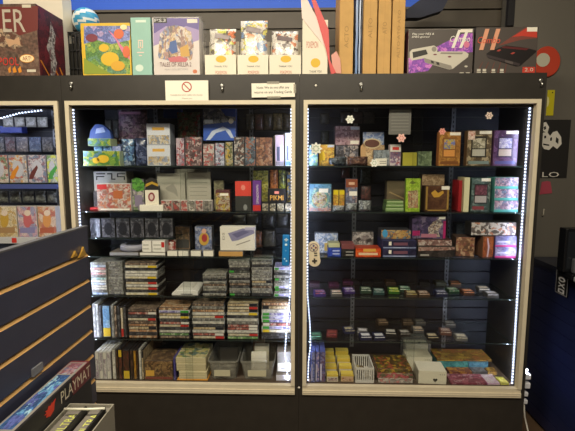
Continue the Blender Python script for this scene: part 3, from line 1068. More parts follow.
# 5 three open display boxes with a foil pack standing in each
GROUPD = 'white open booster display boxes above the games cabinet'
FOILS = [art('e8e6e0 d8d6d0 2e2e34 f2f0ea 44464c e06a34 c8d040', 30, .22), art('efece6 e4e0da 3a3a44 f2f0ea dadada e88a3c 4a8ac8 d8d24a', 30, .22), art('e8e6e0 3a3a40 e0dcd4 f2f0ea 2e2e34 d8783c', 30, .22)]
for i, (x0, x1, yp, lab, labp) in enumerate(((204.8, 236, 27, 'open white display box next to the purple boxed game', 'silver foil booster pack in the box next to purple boxed game'),
                                      (237.4, 268.2, 18.5, 'middle open white display box of three, holding the tallest pack', 'tallest silver foil booster pack, standing in the middle white box'),
                                      (269.4, 301, 29.5, 'open white display box of the three nearest the tall lidded box', 'lowest silver foil booster pack, in box nearest tall lidded box'))):
    a = at(x0, 60, .05); c = at(x1, 60, .05); w = c.x - a.x; hf = at(x0, 55, .05).z - TZ
    b = empty('display_box', ((a.x + c.x) / 2, .11, TZ + .0004)); tag(b, lab, 'display box', GROUPD)
    b['_w'], b['_d'], b['_h'] = w, .12, hf
    bm = bmesh.new(); t = .002
    bx(bm, -w / 2, w / 2, -.06, .06, 0, t); bx(bm, -w / 2, w / 2, -.06, -.06 + t, t, hf)
    bx(bm, -w / 2, w / 2, .06 - t, .06, t, hf * 1.9); bx(bm, -w / 2, -w / 2 + t, -.06 + t, .06 - t, t, hf * 1.0); bx(bm, w / 2 - t, w / 2, -.06 + t, .06 - t, t, hf * 1.0)
    obj('carton', bm, CRE, b)
    oval(b, 'printed_dot', YEL, .52, .80, .17, .16, 1)
    words(b, 'THANK YOU', INK, .3, .72, .42, .50, 1)
    words(b, 'POKEMON', mat('faded_red_ink', 'c2705a', .5), .34, .70, .10, .26, 1)
    ph = at((x0 + x1) / 2, yp, .09).z - TZ - .004
    o = obj('foil_pack', pillow_me(w * (.86, .90, .86)[i], .026, ph, FOILS[i]), None, loc=(b.location.x + (.004, 0, -.003)[i], .10, TZ + .004), rot=(radians(-5), 0, radians((2, -2, 1)[i])))
    tag(o, labp, 'booster pack', 'foil booster packs in the white display boxes')
    o['_w'], o['_d'], o['_h'] = w * .86, .026, ph
    bm = bmesh.new(); prism(bm, [(-w * .26, ph * .80), (w * .22, ph * .76), (w * .24, ph * .84), (-w * .24, ph * .90)], -.0145, -.0125)
    obj('printed_band', bm, mat('dark_foil_band', '4a2a34', .3), o)

# 6 tall white box with an open lid and a red card
a = at(302.4, 60, .05); c = at(327.6, 60, .05); w = c.x - a.x; hf = at(310, 20, .05).z - TZ
b = obj('lidded_box', box_me(w, .11, hf, [CRE, CRE]), None, loc=((a.x + c.x) / 2, .105, TZ + .0004))
tag(b, 'tall white lidded box beside the cardboard cartons', 'box')
b['_w'], b['_d'], b['_h'] = w, .11, hf
oval(b, 'printed_dot', YEL, .52, .235, .19, .085, 1)
words(b, 'THANK YOU', INK, .28, .76, .06, .10, 1)
words(b, 'POKEMON', mat('faded_red_ink', 'c2705a', .5), .16, .62, .50, .62, 1)
tl = [at(x, y, .045) for x, y in ((302, 18), (300.6, -6), (304.5, -6), (327.4, 38), (327.4, 50))]
bm = bmesh.new(); prism(bm, [(p.x - b.location.x, p.z - b.location.z) for p in tl][::-1], -.0602, -.0578)
obj('lid_flap', bm, mat('pink_white_card', 'ecd8d0', .5), b)
tl = [at(x, y, .047) for x, y in ((309, -8), (312, -8), (328.6, 30), (329.6, 60), (336, 73), (331, 74.6), (326, 50))]
bm = bmesh.new(); prism(bm, [(p.x - tl[5].x, p.z - TZ - .0006) for p in tl][::-1], 0, .0015)
o = obj('folded_card', bm, mat('red_pink_card', 'd24a4a', .45), None, loc=(tl[5].x, .0405, TZ + .0004))
tag(o, 'red folded card leaning on the tall white lidded box', 'card')
tl = [at(x, y, .06) for x, y in ((331, 56), (336, 52), (340, 60), (341, 74), (333, 74))]
bm = bmesh.new(); prism(bm, [(p.x - tl[4].x, max(p.z - TZ - .0004, 0)) for p in tl][::-1], 0, .002)
o = obj('folded_card', bm, mat('salmon_wrap', 'd8988a', .4), None, loc=(tl[4].x, .0435, TZ + .0004))
tag(o, 'crumpled salmon wrapping standing by the first cardboard carton', 'wrapping')

# 7 tall cardboard cartons and blue rolled posters
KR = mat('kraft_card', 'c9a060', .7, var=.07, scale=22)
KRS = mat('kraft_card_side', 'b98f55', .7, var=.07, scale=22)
for i, (x0, x1, d, lab, scrib) in enumerate(((339.4, 353.6, .25, 'widest tall cardboard carton, beside the salmon wrapping', 'ACTO'),
                                      (363.4, 377.2, .22, 'tall cardboard carton next to the blue poster sleeves', 'ALTO'),
                                      (378.2, 391.2, .20, 'middle tall cardboard carton between two others', 'ATO'),
                                      (392.2, 405.2, .20, 'tall cardboard carton beside the grey console carton', 'ALTO ATO ATO'))):
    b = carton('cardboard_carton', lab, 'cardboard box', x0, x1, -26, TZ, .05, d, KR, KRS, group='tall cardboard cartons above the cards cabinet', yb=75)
    (y0, y1) = ((48, 26), (38, 18), (34, 22), (58, 10))[i]
    (u0, v0), (u1, v1) = up(b, (x0 + x1) / 2 - 2.2, y0), up(b, (x0 + x1) / 2 + 2.2, y1)
    xa, za = face_pt(b, u0, v0); xb, zb2 = face_pt(b, u1, v1)
    L_ = letter(b, scrib, mat('pencil', 'a5834f', .7), -(zb2 - za) / 2, (zb2 - za) / 2, -(xb - xa) / 2, (xb - xa) / 2, 0, 'handwriting', (pi / 2, -pi / 2, 0))
    L_.location = ((xa + xb) / 2, -b['_d'] / 2 - .0006, (za + zb2) / 2)
    bm = bmesh.new(); bx(bm, -.0006, .0006, -b['_d'] / 2 - .0006, -b['_d'] / 2 - .0002, b['_h'] * .02, b['_h'] * .98)
    if i == 0:
        for v in bm.verts: v.co.x -= b['_w'] / 2 - .002
    obj('flap_seam', bm, KRS, b)
for i, (x0, x1, m) in enumerate(((354.9, 357.7, mat('blue_sleeve', '6f8fc4', .3)), (358.6, 360.2, mat('pale_blue_sleeve', 'a9bcdc', .3)), (360.9, 361.9, mat('navy_sleeve', '2a3350', .3)))):
    a = at(x0, 60, .07); c = at(x1, 60, .07)
    w = c.x - a.x; hh = at(x0, -20, .07).z - TZ
    bm = bmesh.new(); n = 16; A = []
    for k in range(n + 1):
        zz = hh * k / n; dx = .0009 * sin(k * 1.1 + i) * (1 if k < 9 else .5)
        A.append([bm.verts.new((s_ * w / 2 * .8 + dx, yy, zz)) for s_, yy in ((-1, -.07), (1, -.07), (1, .07), (-1, .07))])
    for p, q in zip(A, A[1:]):
        for k in range(4):
            bm.faces.new((p[k], p[(k + 1) % 4], q[(k + 1) % 4], q[k]))
    bm.faces.new(A[0][::-1]); bm.faces.new(A[-1])
    o = obj('poster_sleeve', bm, m, None, loc=((a.x + c.x) / 2, .145, TZ + .0006))
    tag(o, ('wavy blue poster sleeve touching the widest cardboard carton', 'pale blue poster sleeve between the blue and navy ones', 'dark navy poster sleeve squeezed against a cardboard carton')[i], 'poster sleeve', 'poster sleeves between the cardboard cartons')

# 8 two console cartons
DG = mat('charcoal_carton', '4c4541', .45)
b = carton('console_carton', 'charcoal and purple console carton picturing a pale console', 'console box', 408, 473.2, 29, TZ, .03, .12, DG, mat('white_edge', 'a8a29a', .5), None, mat('maroon_edge', '4a2030', .5), yb=75)
PUR = art('7a3fb0 9a4fc4 c46ad0 5a2f90 e08ad8', 40, .4)
PW = mat('pale_grey_ink', 'c9c4b6', .5); PG = mat('mid_grey_ink', '8f8a80', .5); PK = mat('dark_ink', '2b2926', .5)
ppoly(b, 'printed_swirl', PUR, [(408.6, 58), (418, 56), (434, 63), (428, 71), (408.6, 73.4)], 1)
ppoly(b, 'printed_swirl', PUR, [(434, 48), (450, 40), (462, 34), (472.6, 33), (472.6, 52), (462, 53), (440, 52)], 1)
ppoly(b, 'printed_controller', PW, [(409.6, 52), (412, 49.4), (434, 45.5), (437.5, 48), (437, 52.5), (428, 57.5), (412, 60.5), (409.6, 58)], 2)
ppoly(b, 'printed_controller_face', PK, [(412.4, 52.2), (426, 49.5), (427.8, 54.2), (413, 58.2)], 3)
poval(b, 'printed_controller_ring', PG, 434, 49.2, 2.4, 2.6, 3)
ppoly(b, 'printed_console', PW, [(423.6, 57.6), (426, 54.4), (440, 51.5), (465, 51.6), (468.5, 54), (468, 57), (452.5, 69), (449, 69.6), (425, 62.6)], 3)
ppoly(b, 'printed_console_front', PG, [(423.8, 58), (451, 65.6), (452.2, 68.8), (449, 69.4), (425, 62.4)], 4)
for q in ([(430.6, 60.4), (433.4, 61.2), (433.8, 63.8), (431.2, 63)], [(436, 61.8), (439, 62.6), (439.4, 65.4), (436.6, 64.6)]):
    ppoly(b, 'printed_port', PK, q, 5)
poval(b, 'printed_button', mat('maroon_ink3', '702c40', .5), 435, 54.6, 1.8, .7, 4); poval(b, 'printed_button', mat('maroon_ink3', '702c40', .5), 449.5, 56.8, 1.8, .8, 4)
ppoly(b, 'printed_slot', PG, [(441, 52.4), (463, 52.6), (462, 54.4), (440, 54)], 4)
pwords(b, 'Play your NES &', WHITE, 412.4, 434, 33, 35.4, 2, .15); pwords(b, 'SNES games!', WHITE, 411.8, 429.4, 36, 38.2, 2, .15)
pwords(b, 'II', WHITE, 455, 465, 30, 48, 5, .35); pwords(b, 'Combo', WHITE, 450, 470, 36, 42, 6, .2)
prect(b, 'price_label', PAPER, 460.5, 472.4, 29.3, 32.4, 4)
poval(b, 'printed_shape', mat('pink_ink', 'd8789a', .5), 466.5, 44.5, 3, 3.4, 3)
for x in (459.6, 465.8):
    prect(b, 'print_line', PW, x, x + 4, 72.4, 73.8, 2)
poval(b, 'print_line', PW, 466, 66.4, 1.6, .9, 2)

b = carton('console_carton', 'charcoal and red console carton picturing a black console', 'console box', 474.8, 537.4, 27, TZ, .03, .12, DG, mat('charcoal_side', '35302e', .5), yb=75)
RD = mat('red_print', 'c23c2c', .5)
ppoly(b, 'printed_flare', mat('brown_red_print', '7a4036', .5), [(498, 46), (525, 27.6), (537, 27.6), (537, 38), (520, 40)], 1)
ppoly(b, 'printed_flare', RD, [(512, 37), (528, 27.4), (537, 27.4), (537, 37.5), (522, 36)], 2)
ppoly(b, 'printed_console', mat('black_print', '1c1718', .4), [(486, 54), (490, 51), (506, 45.4), (527, 48), (536, 50.5), (536, 52), (520, 66), (516, 66.6), (488, 58)], 3)
ppoly(b, 'printed_console_front', mat('dark_grey_print', '3a3234', .4), [(486.2, 54.4), (520, 63.6), (519, 66.2), (488, 57.8)], 4)
ppoly(b, 'printed_slot', mat('dark_red_print', '5a2224', .4), [(504, 46.2), (529, 48.4), (526, 50.4), (501, 48)], 4)
for cx_, cy_ in ((498.4, 50.6), (512.4, 53.4)):
    ppoly(b, 'printed_button', mat('red_button_print', 'a8443c', .4), [(cx_ - 2.4, cy_ + .5), (cx_ + .6, cy_ - 1.2), (cx_ + 2.8, cy_ - .6), (cx_, cy_ + 1)], 5)
ppoly(b, 'printed_port', mat('grey_port_print', '5a5250', .4), [(505, 60), (513, 62), (512.4, 64.6), (505, 62.4)], 5)
pwords(b, 'II', mat('peach_print', 'e0a080', .5), 482.5, 496.5, 29, 50, 5, .25); pwords(b, 'Combo', mat('red_orange_print', 'd8553c', .5), 477.6, 500, 37, 43.4, 6, .2)
prect(b, 'price_label', PAPER, 527, 537, 27.3, 31.6, 4)
for x in (477, 482.6, 491.6, 500):
    prect(b, 'printed_symbol', PW, x, x + 3.4, 69, 71.4, 2); prect(b, 'print_line', PW, x - .3, x + 3.7, 72, 72.8, 2)
prect(b, 'printed_logo', RD, 522.6, 534.6, 67, 72.8, 2); pwords(b, '2.0', PW, 524.6, 533, 68, 71.4, 3)
for k in range(5):
    ppoly(b, 'printed_grid', mat('rust_grid', '6a3a30', .5), [(476 + k * 7, 73.6), (477 + k * 7, 73.6), (483 + k * 6, 62), (482.4 + k * 6, 62)], 1)

# ------------------------------------------------ notices taped to the header
a = at(166.4, 101, -.001); c = at(208.6, 80.8, -.001)
n = empty('hanging_notice', ((a.x + c.x) / 2, -.0125, a.z)); n['_w'], n['_d'], n['_h'] = c.x - a.x, .0, c.z - a.z
tag(n, 'white paper notice with a red no-touch ring on cabinet header', 'notice')
bm = bmesh.new(); bx(bm, -n['_w'] / 2, n['_w'] / 2, 0, .0009, 0, n['_h']); obj('paper', bm, PAPER, n)
bm = bmesh.new()
rr_ = n['_h'] * .26
for k in range(28):
    t0, t1 = 2 * pi * k / 28, 2 * pi * (k + 1) / 28
    prism(bm, [(rr_ * .8 * cos(t0), rr_ * .8 * sin(t0)), (rr_ * cos(t0), rr_ * sin(t0)), (rr_ * cos(t1), rr_ * sin(t1)), (rr_ * .8 * cos(t1), rr_ * .8 * sin(t1))], -.0006, -.0001)
prism(bm, [(-rr_ * .66, rr_ * .52), (-rr_ * .52, rr_ * .66), (rr_ * .66, -rr_ * .52), (rr_ * .52, -rr_ * .66)][::-1], -.0007, -.0001)
obj('prohibition_ring', bm, mat('brick_ink', 'a8382c', .6), n, (0, 0, n['_h'] * .68))
GI = mat('faint_ink', '8a8478', .6)
words(n, 'PLEASE DO NOT LEAN ON GLASS', GI, .12, .86, .24, .31, 1); words(n, 'Thank you', GI, .38, .62, .07, .14, 1)
a = at(252, 97.6, -.001); c = at(295, 83.4, -.001)
n = empty('hanging_notice', ((a.x + c.x) / 2, -.0125, a.z), (0, radians(-.6), 0)); n['_w'], n['_d'], n['_h'] = c.x - a.x, .0, c.z - a.z
tag(n, 'white two-line paper notice taped near the seam of the cabinets', 'notice')
bm = bmesh.new(); bx(bm, -n['_w'] / 2, n['_w'] / 2, 0, .0009, 0, n['_h']); obj('paper', bm, PAPER, n)
words(n, 'Note: We do not offer any', INK, .12, .87, .55, .78, 1); words(n, 'returns on any Trading Cards', INK, .06, .93, .22, .46, 1)
for (x0, x1, z0, z1) in ((-.03, .03, .93, 1.12), (-.03, .035, -.10, .07)):
    bm = bmesh.new(); bx(bm, x0, x1, -.0005, -.0001, z0 * n['_h'], z1 * n['_h']); obj('tape', bm, clear('tape', (.9, .9, .88), .1, .25, 'cfcabb', .2), n)
bm = bmesh.new(); bx(bm, n['_w'] * .47, n['_w'] * .53, -.0005, -.0001, n['_h'] * .25, n['_h'] * .9); obj('tape', bm, clear('tape'), n)
# ================================================== the games cabinet
S1, S2, S3, S4, S5 = [z + .0002 for z in SZ]
DK = DECK + .0002
FR, MD, BK, HG = .112, .20, .30, .405
lab_white = PAPER
KEEP = []


def L(o, u0, u1, v0, v1, m=None, layer=2, name='price_label'):
    return rect(o, name, m or PAPER, u0, u1, v0, v1, layer)


# ---- first shelf
GRN = art('4a8030 78a034 b0b43a 34702f 4a78a0', 30, .35)
b = carton('booster_carton', 'open green and yellow booster carton at the foot of blue-lidded box', 'booster box', 83, 120, 151, S1, FR, .15, GRN, mat('pale_side_green', 'b8c8a0', .5), yb=166)
poval(b, 'printed_shape', YEL, 103, 159, 6, 4, 1); poval(b, 'printed_shape', YEL, 96, 160.5, 3.5, 3, 1)
hh = at(100, 143.5, .2).z - S1
bm = bmesh.new(); bx(bm, -b['_w'] / 2, b['_w'] / 2, b['_d'] / 2 + .0004, b['_d'] / 2 + .003, 0, hh); obj('header_card', bm, mat('pale_blue_card', '7f92c4', .5), b)
for k in range(3):
    bm = bmesh.new(); bx(bm, -b['_w'] * .30 + k * .05, -b['_w'] * .30 + k * .05 + .045, -.03, .03, b['_h'] + .0002, b['_h'] + .026)
    obj('inner_pack', bm, (art('4a78b8 2f4a86 6fa8c8', 60, .3), art('3f66a8 8ab0d0 2a3f70', 60, .3), art('8a96c8 b0b8d8 6a76b0', 60, .3))[k], b)
bb = carton('booster_carton', 'small blue-topped green booster carton stacked on the open green carton', 'booster box', 90, 112.5, 136, S1 + hh - .001, .17, .09, GRN, mat('pale_side_green', 'b8c8a0', .5), yb=143)
bb.location.z = S1 + b['_h'] + .0275; bb.location.y = FR + .075
topz = at(100, 124.5, FR + .06).z
bm = bmesh.new(); w_ = bb['_w'] / 2; h0 = bb['_h']; h1 = topz - bb.location.z
prism(bm, [(-w_, h0), (w_, h0), (w_ * .9, h0 + (h1 - h0) * .55), (w_ * .25, h1), (-w_ * .35, h1), (-w_ * .8, h0 + (h1 - h0) * .6)], -.03, .0)
obj('display_flap', bm, mat('royal_blue_card', '3f5ba4', .4), bb)
bm = bmesh.new(); prism(bm, [(-w_ * .4, h0 + (h1 - h0) * .35), (w_ * .5, h0 + (h1 - h0) * .45), (w_ * .35, h0 + (h1 - h0) * .8), (-w_ * .3, h0 + (h1 - h0) * .7)], -.0306, -.0301)
obj('printed_band', bm, mat('pale_blue_ink', 'a8bce6', .5), bb)
o = pack('figure_pack', 'pink-topped bagged pack above the two navy packs', 'pack', 117, 147, 109.5, None, .20, .03, art('a880a8 6a5468 c8a8b8 4a3c4a 8a7a8c d8c8cc', 40, .3), yb=140)
o['label'] = 'hanging pink-topped bagged pack high over the navy packs'; o.name = 'hanging_pack'
bm = bmesh.new(); bx(bm, -o['_w'] * .4, o['_w'] * .3, -.0175, -.0165, o['_h'] * .84, o['_h'] * .93); obj('printed_band', bm, mat('pink_foil', 'c89ab8', .3), o)
pack('slim_pack', 'slim dark pack with orange print beside the open green carton', 'pack', 113, 121, 138, S1, .275, .02, art('2a2a34 c87a3c 1c1c24 4a4a58', 50, .35))
pack('navy_pack', 'pale blue and navy pack next to the slim dark pack', 'pack', 121, 133.5, 139, S1, .15, .03, art('6a9ac8 2c3a5a 3f5a8a b8c8d8 1f2638', 36, .25), group='navy packs on the first games shelf')
pack('navy_pack', 'dark navy pack touching the stacked white cartons', 'pack', 134, 146.5, 138, S1, .15, .03, art('2c3450 4a5a80 1f2434 6a7494', 36, .25), group='navy packs on the first games shelf')
WB = mat('frost_white_card', 'cfd3dc', .45)
zb_ = S1
for k, (yt, lb) in enumerate(((145, 'lower white and blue carton stacked beside the navy packs'), (123.5, 'upper white and gold carton of the two stacked beside navy packs'))):
    b = carton('promo_carton', lb, 'booster box', 147, 170.5, yt, zb_ + .0006, .14, .09, WB, mat('frost_side', 'aeb4c0', .5), yb=166, group='stacked white cartons on the first games shelf')
    rect(b, 'printed_picture', art('c8b89a 8a9ab8 d8d0bc 6f7f9a b89a5a', 45, .4), .04, .96, .03, .45, 1)
    rect(b, 'printed_logo', mat('gold_ink', 'd8a848', .5), .24, .76, .68, .82, 1)
    zb_ = S1 + b['_h'] + .0012 if k == 0 else zb_
pack('hanging_bag', 'bagged olive and red figure hanging over the red-print packs', 'pack', 176.5, 200, 112, None, .30, .03, art('5a6a4a 7a7a5c a83c3c 3f4638 8a8a70', 42, .25), yb=140)
o = carton('hanging_blue_box', 'plain bright blue box high behind the white cartons', 'box', 163.5, 181, 106.5, at(172, 118, .38).z, .37, .04, mat('bright_blue_card', '2a56b8', .4), mat('bright_blue_card', '2a56b8', .4), yb=118)
o = carton('hanging_figure_box', 'large blue hanging box with grey machine art and a round sticker', 'box', 203, 236, 103, at(220, 140, .16).z, .15, .05,
           art('5a6470 8a929c 3a4450 a8aab0 4a5a78', 30, .3), mat('blue_side', '2c4a90', .5), yb=141)
ppoly(o, 'printed_band', mat('cobalt_ink', '2f55b0', .4), [(203.4, 125), (235.4, 121), (235.4, 140.5), (203.4, 140.5)], 1)
ppoly(o, 'printed_arc', mat('pale_arc', 'b8c4dc', .4), [(206, 140), (212, 131), (222, 127), (226, 130), (216, 133), (210, 140)], 2)
ppoly(o, 'printed_arc', mat('pale_arc', 'b8c4dc', .4), [(222, 126), (230, 130), (234, 138), (231, 138), (226, 131)], 2)
ppoly(o, 'printed_band', mat('cobalt_ink', '2f55b0', .4), [(221, 104), (235.4, 104), (235.4, 117), (226, 116), (221, 110)], 2)
poval(o, 'price_sticker', PAPER, 231, 121, 2.6, 2.7, 3); prect(o, 'price_label', mat('pale_blue_label', 'c4cede', .5), 204.5, 213, 119.5, 123.5, 3)
pp = [('clear_pack', 176, 184.5, 138, 'c8b8c4 8a7a8c b03a44 d8ccd0', 'lilac and red pack standing beside the white cartons'),
      ('clear_pack', 185, 202, 137, '5a5054 b43a3c 3a3438 8a7f80 c8b8b4', 'black and red pack between the lilac pack and the clear boxes'),
      ('clear_pack', 203, 214.5, 144, 'b8b4b0 b03a3c 6a6464 d0ccc6', 'pale pack with red print beneath the big blue hanging box'),
      ('clear_pack', 215, 224.5, 143, '9aa4b8 d0d8e8 5a6274 a83c3c', 'pale blue-white pack beneath the big blue hanging box'),
      ('clear_pack', 225, 233, 142, '5a6a4c b8b09a 3c4034 c8a84a', 'olive green pack beneath the edge of the big blue hanging box'),
      ('clear_pack', 234, 244.5, 137, '3c4450 c8c4c0 6a4434 2a2e38', 'dark pack with white figure beside the olive green pack'),
      ('clear_pack', 245, 255.5, 137, '4a6070 7a94a0 2f3a44 a86a50', 'slate blue pack next to the brown art pack')]
for i, (n, x0, x1, yt, pal, lb) in enumerate(pp):
    carton(n, lb, 'pack', x0, x1, yt, S1, .115 + .01 * (i % 2), .03, art(pal, 46, .2), mat('clear_side', '6a6a70', .3), yb=166, group='packs in front on the first games shelf')
carton('art_box', 'square brown and copper art box on the top games shelf', 'box', 256, 272.5, 137.5, S1, .12, .05, art('8a5a48 a87a5c 4a3430 b89a84 5a4a50', 50, .3), mat('brown_side', '4a3a34', .5), yb=166)
for i, (x0, x1, yt, m, lb) in enumerate(((273.5, 282.5, 135, 'c8b4d0', 'lilac-topped white box beside the brown art box'), (283.5, 290.5, 133, 'c4cede', 'white and blue box at the frame end of the top games shelf'))):
    b = carton('white_box', lb, 'box', x0, x1, yt, S1, .13, .12, mat('box_ink_' + m, m, .45), mat('white_side', 'c4bcb4', .5), yb=166, rz=radians(8), group='white boxes beside the frame of the games cabinet')
    rect(b, 'printed_window', mat('dim_window', '5a6080', .4), .18, .52, .16, .62, 1); rect(b, 'printed_panel', mat('bright_panel', 'eaeaf0', .4), .56, .92, .2, .66, 1)
    rect(b, 'printed_base', mat(('grey_base', 'blue_base')[i], ('8a8694', '4a78c0')[i], .4), .03, .97, .02, .14, 1)
# hanging packs along the back board
HB = {'top': ('4a443c 5c5446 3c3832 6a5f4c', 'grey', 88), }
k = 0
for x0, x1, y0, y1, pal, lb in ((105, 112, 120, 142, '55524c 6a665c 45443f', 'grey hanging pack nearest the gondola end of the back board'),
                                (112.5, 119, 120, 142, '5a564e 4a4742 6f6a5f', 'grey hanging pack behind the blue-topped green carton'),
                                (119.5, 126, 119, 142, '5c584c 6d6758 47443c', 'grey hanging pack behind the lid of the blue-topped carton'),
                                (126.5, 133, 119, 142, '524e48 6a645a 3f3c38', 'grey hanging pack between blue-topped carton and pink-topped bag'),
                                (246, 254, 114, 130, '5a5446 464238 6d6450', 'drab hanging pack beside the big blue hanging box'),
                                (254.5, 263.5, 114, 130, '6a4238 53453a 7a5040', 'reddish hanging pack on the back board'),
                                (264, 272.5, 114, 130, '6a5a48 7a6a50 4a4034', 'brown hanging pack on the back board, beside the reddish one'),
                                (273, 282.5, 113.5, 130, '8a744a a08a58 6a5838', 'gold hanging pack on the back board'),
                                (283, 291, 113.5, 130, '7a6a48 94805a 5a4c34', 'gold hanging pack closest to the frame on the back board')):
    pack('hanging_card_pack', lb, 'card pack', x0, x1, y0, None, HG, .012, art(pal, 60, .35), yb=y1, group='packs hung on the back board over the first games shelf')

# ---- second shelf
LG = mat('pale_grey_sign', 'bdb9ac', .5)
b = carton('sign_box', 'pale grey box with angular black lettering over the red figure packs', 'box', 94, 127, 171.5, S2, .24, .10, LG, mat('grey_side', '9a968a', .5), yb=200)
for pts in ([(96.2, 173.2), (105.2, 173.2), (105.2, 174.4), (96.2, 174.4)], [(96.2, 176), (104.4, 176), (104.4, 177.1), (96.2, 177.1)], [(96.2, 177.1), (97.3, 177.1), (97.3, 180), (96.2, 180)],
            [(107, 173.2), (112.4, 173.2), (112.4, 174.4), (107, 174.4)], [(111.2, 174.4), (112.4, 174.4), (112.4, 178.6), (111.2, 178.6)], [(111.2, 178.6), (115.6, 178.6), (115.6, 179.7), (111.2, 179.7)],
            [(117, 173.2), (125, 173.2), (125, 174.3), (117, 174.3)], [(117, 174.3), (118.2, 174.3), (118.2, 177), (117, 177)], [(117, 176.2), (125, 176.2), (125, 177.2), (117, 177.2)], [(123.8, 177.2), (125, 177.2), (125, 180), (123.8, 180)]):
    ppoly(b, 'lettering', INK, pts, 1)
b = carton('figure_pack', 'pale box of red and orange figures under the black-lettered sign box', 'figure box', 97, 131, 184, S2, .13, .08, art('c8bcae b04038 d8d0c4 8a5a4c c87a4a a89a90', 44, .35), mat('pale_side', 'd8d2cc', .5), yb=212)
rect(b, 'red_header', mat('scarlet_ink', 'c2302c', .45), .02, .30, .80, .98, 1); rect(b, 'orange_panel', mat('dull_orange_ink', 'b8683c', .45), .48, .76, .45, .75, 1); rect(b, 'price_strip', PAPER, .1, .95, .02, .08, 1)
b = carton('photo_box', 'dull grey photo box beside the pale figure box, near gondola', 'box', 93.5, 98.5, 191, S2, .215, .06, art('6a6664 4a4848 8a7a74 3a3838', 40, .4), mat('dark_side', '2a2a2c', .5), yb=212)
carton('red_packet', 'small bright red packet lying at the gondola end, second shelf', 'packet', 90, 98, 207.5, S2, .185, .04, mat('scarlet_ink', 'c2302c', .45), mat('scarlet_ink', 'c2302c', .45), yb=212)
b = carton('hang_card_figure', 'green-topped carded figure on the second games shelf', 'carded figure', 132, 144.5, 179, S2, .15, .03, art('6a8a4a 8a7a94 c8c0b8 4a4a54', 44, .35), mat('dark_side', '2a2a2c', .5), yb=212)
ppoly(b, 'leafy_header', art('4a8a3a 2f5a2a 6fae4c', 50, .4), [(132.5, 188), (131.8, 180), (136, 177.5), (140, 178.5), (144.2, 183), (144.2, 190), (137, 192)], 1)
prect(b, 'window', mat('purple_grey', '8a8098', .3), 134.5, 142.5, 195, 206, 1)
b = carton('hang_card_figure', 'cream carded figure with black and yellow crown and red ring', 'carded figure', 145, 159, 186, S2, .14, .03, mat('cream_card', 'e9e2cf', .55), mat('dark_side', '2a2a2c', .5), yb=212)
ppoly(b, 'crown_header', mat('black_ink', '1c1a18', .6), [(145, 190), (145.6, 180), (151, 177.5), (157, 179.5), (158.8, 190)], 1)
ppoly(b, 'yellow_band', mat('mustard_ink', 'b8922c', .5), [(145.6, 184), (152, 181.5), (158, 184), (158, 186.5), (152, 184), (145.6, 187)], 2)
poval(b, 'ring', mat('wine_ink', '8a3a40', .5), 151.5, 197, 3.4, 4.6, 1); poval(b, 'ring_centre', mat('pale_pink_ink', 'd8c0b8', .5), 151.5, 197, 1.9, 2.8, 2)
carton('white_card', 'white price card leaning before the cream carded figure', 'card', 139.5, 163, 205, S2, FR, .015, PAPER, PAPER, yb=212)
# glass reflections built as pale sheets, red and white packs in front
for x0, x1, yt, Y, lb in ((157.5, 185.5, 173.5, .22, 'plain pale glass reflection built as a sheet above the red and white packs'), (186.5, 211, 172, .22, 'lined pale glass reflection built as a sheet beside the small yellow-print box'), (175, 209, 169, .262, 'taller pale glass reflection built as a sheet behind the other two')):
    b = carton('reflection_sheet', lb, 'paper', x0, x1, yt, S2, Y, .012, mat('reflection_grey', 'aaa698', .6, var=.06, scale=9), mat('reflection_grey', 'aaa698', .6, var=.06, scale=9), yb=212, group='reflections built as pale sheets on the second games shelf')
    if x0 < 160:
        ppoly(b, 'faint_print', mat('faint_grey_print', '8f8d82', .6), [(165, 188), (173, 183.5), (177, 190), (178, 197), (174, 193), (168, 191)], 1)
    elif x0 > 180:
        for y in (178, 182, 187, 191, 195):
            prect(b, 'print_line', mat('faint_grey_print', '8f8d82', .6), 190, 207, y, y + .8, 1)
for i, (x0, x1, pal, lb) in enumerate(((161, 172, 'b03a38 3a3432 c8c0b4', 'red and white pack under the plain pale sheet'), (172.5, 180, '4a4440 c8c0b4 2c2a28 b03a38', 'black and white pack under the plain pale sheet'),
                                       (180.5, 187.5, 'b84844 d8d0c4 8a3a38', 'mostly red pack between the two pale sheets'), (188, 195, '8a847a d8d0c4 4a4642', 'grey and white pack under the lined sheet'),
                                       (195.5, 203, 'b84844 5a4a48 c8c0b4', 'red pack with grey print under the lined sheet'), (203.5, 212, '3c3a38 a8a298 6a6660', 'dark grey pack beside the small yellow-print box'))):
    carton('small_pack', lb, 'pack', x0, x1, 200.5, S2, .125, .04, art(pal, 55, .35), mat('pale_side', 'd8d2cc', .5), yb=212, group='small packs before the pale sheets')
b = carton('game_box', 'small dark red box with yellow print before the brown back board', 'box', 215.5, 230, 190, S2, .15, .05, art('c8b44a 7a3a34 b8b0a0 5a6a3a 8a4038', 55, .35), mat('maroon_side', '5a2a2e', .5), yb=212)
rect(b, 'header', mat('dark_red_header', '5a3034', .5), .02, .98, .86, .98, 1); L(b, .3, .9, .72, .84)
carton('tan_packet', 'tan packet standing behind the small dark red box', 'packet', 214, 224, 180.5, S2, .24, .03, art('8a8468 6a6450 a09a7a', 50, .4), yb=212)
b = carton('clear_case', 'clear case with a red upper half and dark lower half', 'case', 235, 251.5, 181, S2, .14, .05, mat('dark_inner', '3c3d3a', .3), mat('dark_side', '2a2a2c', .5), yb=212)
rect(b, 'red_panel', mat('coral_ink', 'd8483c', .4), .01, .99, .5, .99, 1); oval(b, 'round_mark', mat('pale_red', 'e68a7a', .4), .5, .78, .13, .09, 2)
oval(b, 'round_mark', mat('grey_mark', '8a8c88', .3), .62, .12, .12, .10, 1)
b = carton('dice_box', 'tilted purple box with red base beside the clear red case', 'box', 252.5, 261, 180.5, S2, .13, .07, mat('purple_card', '6a3a8a', .4), mat('purple_side', '4a2868', .4), yb=212)
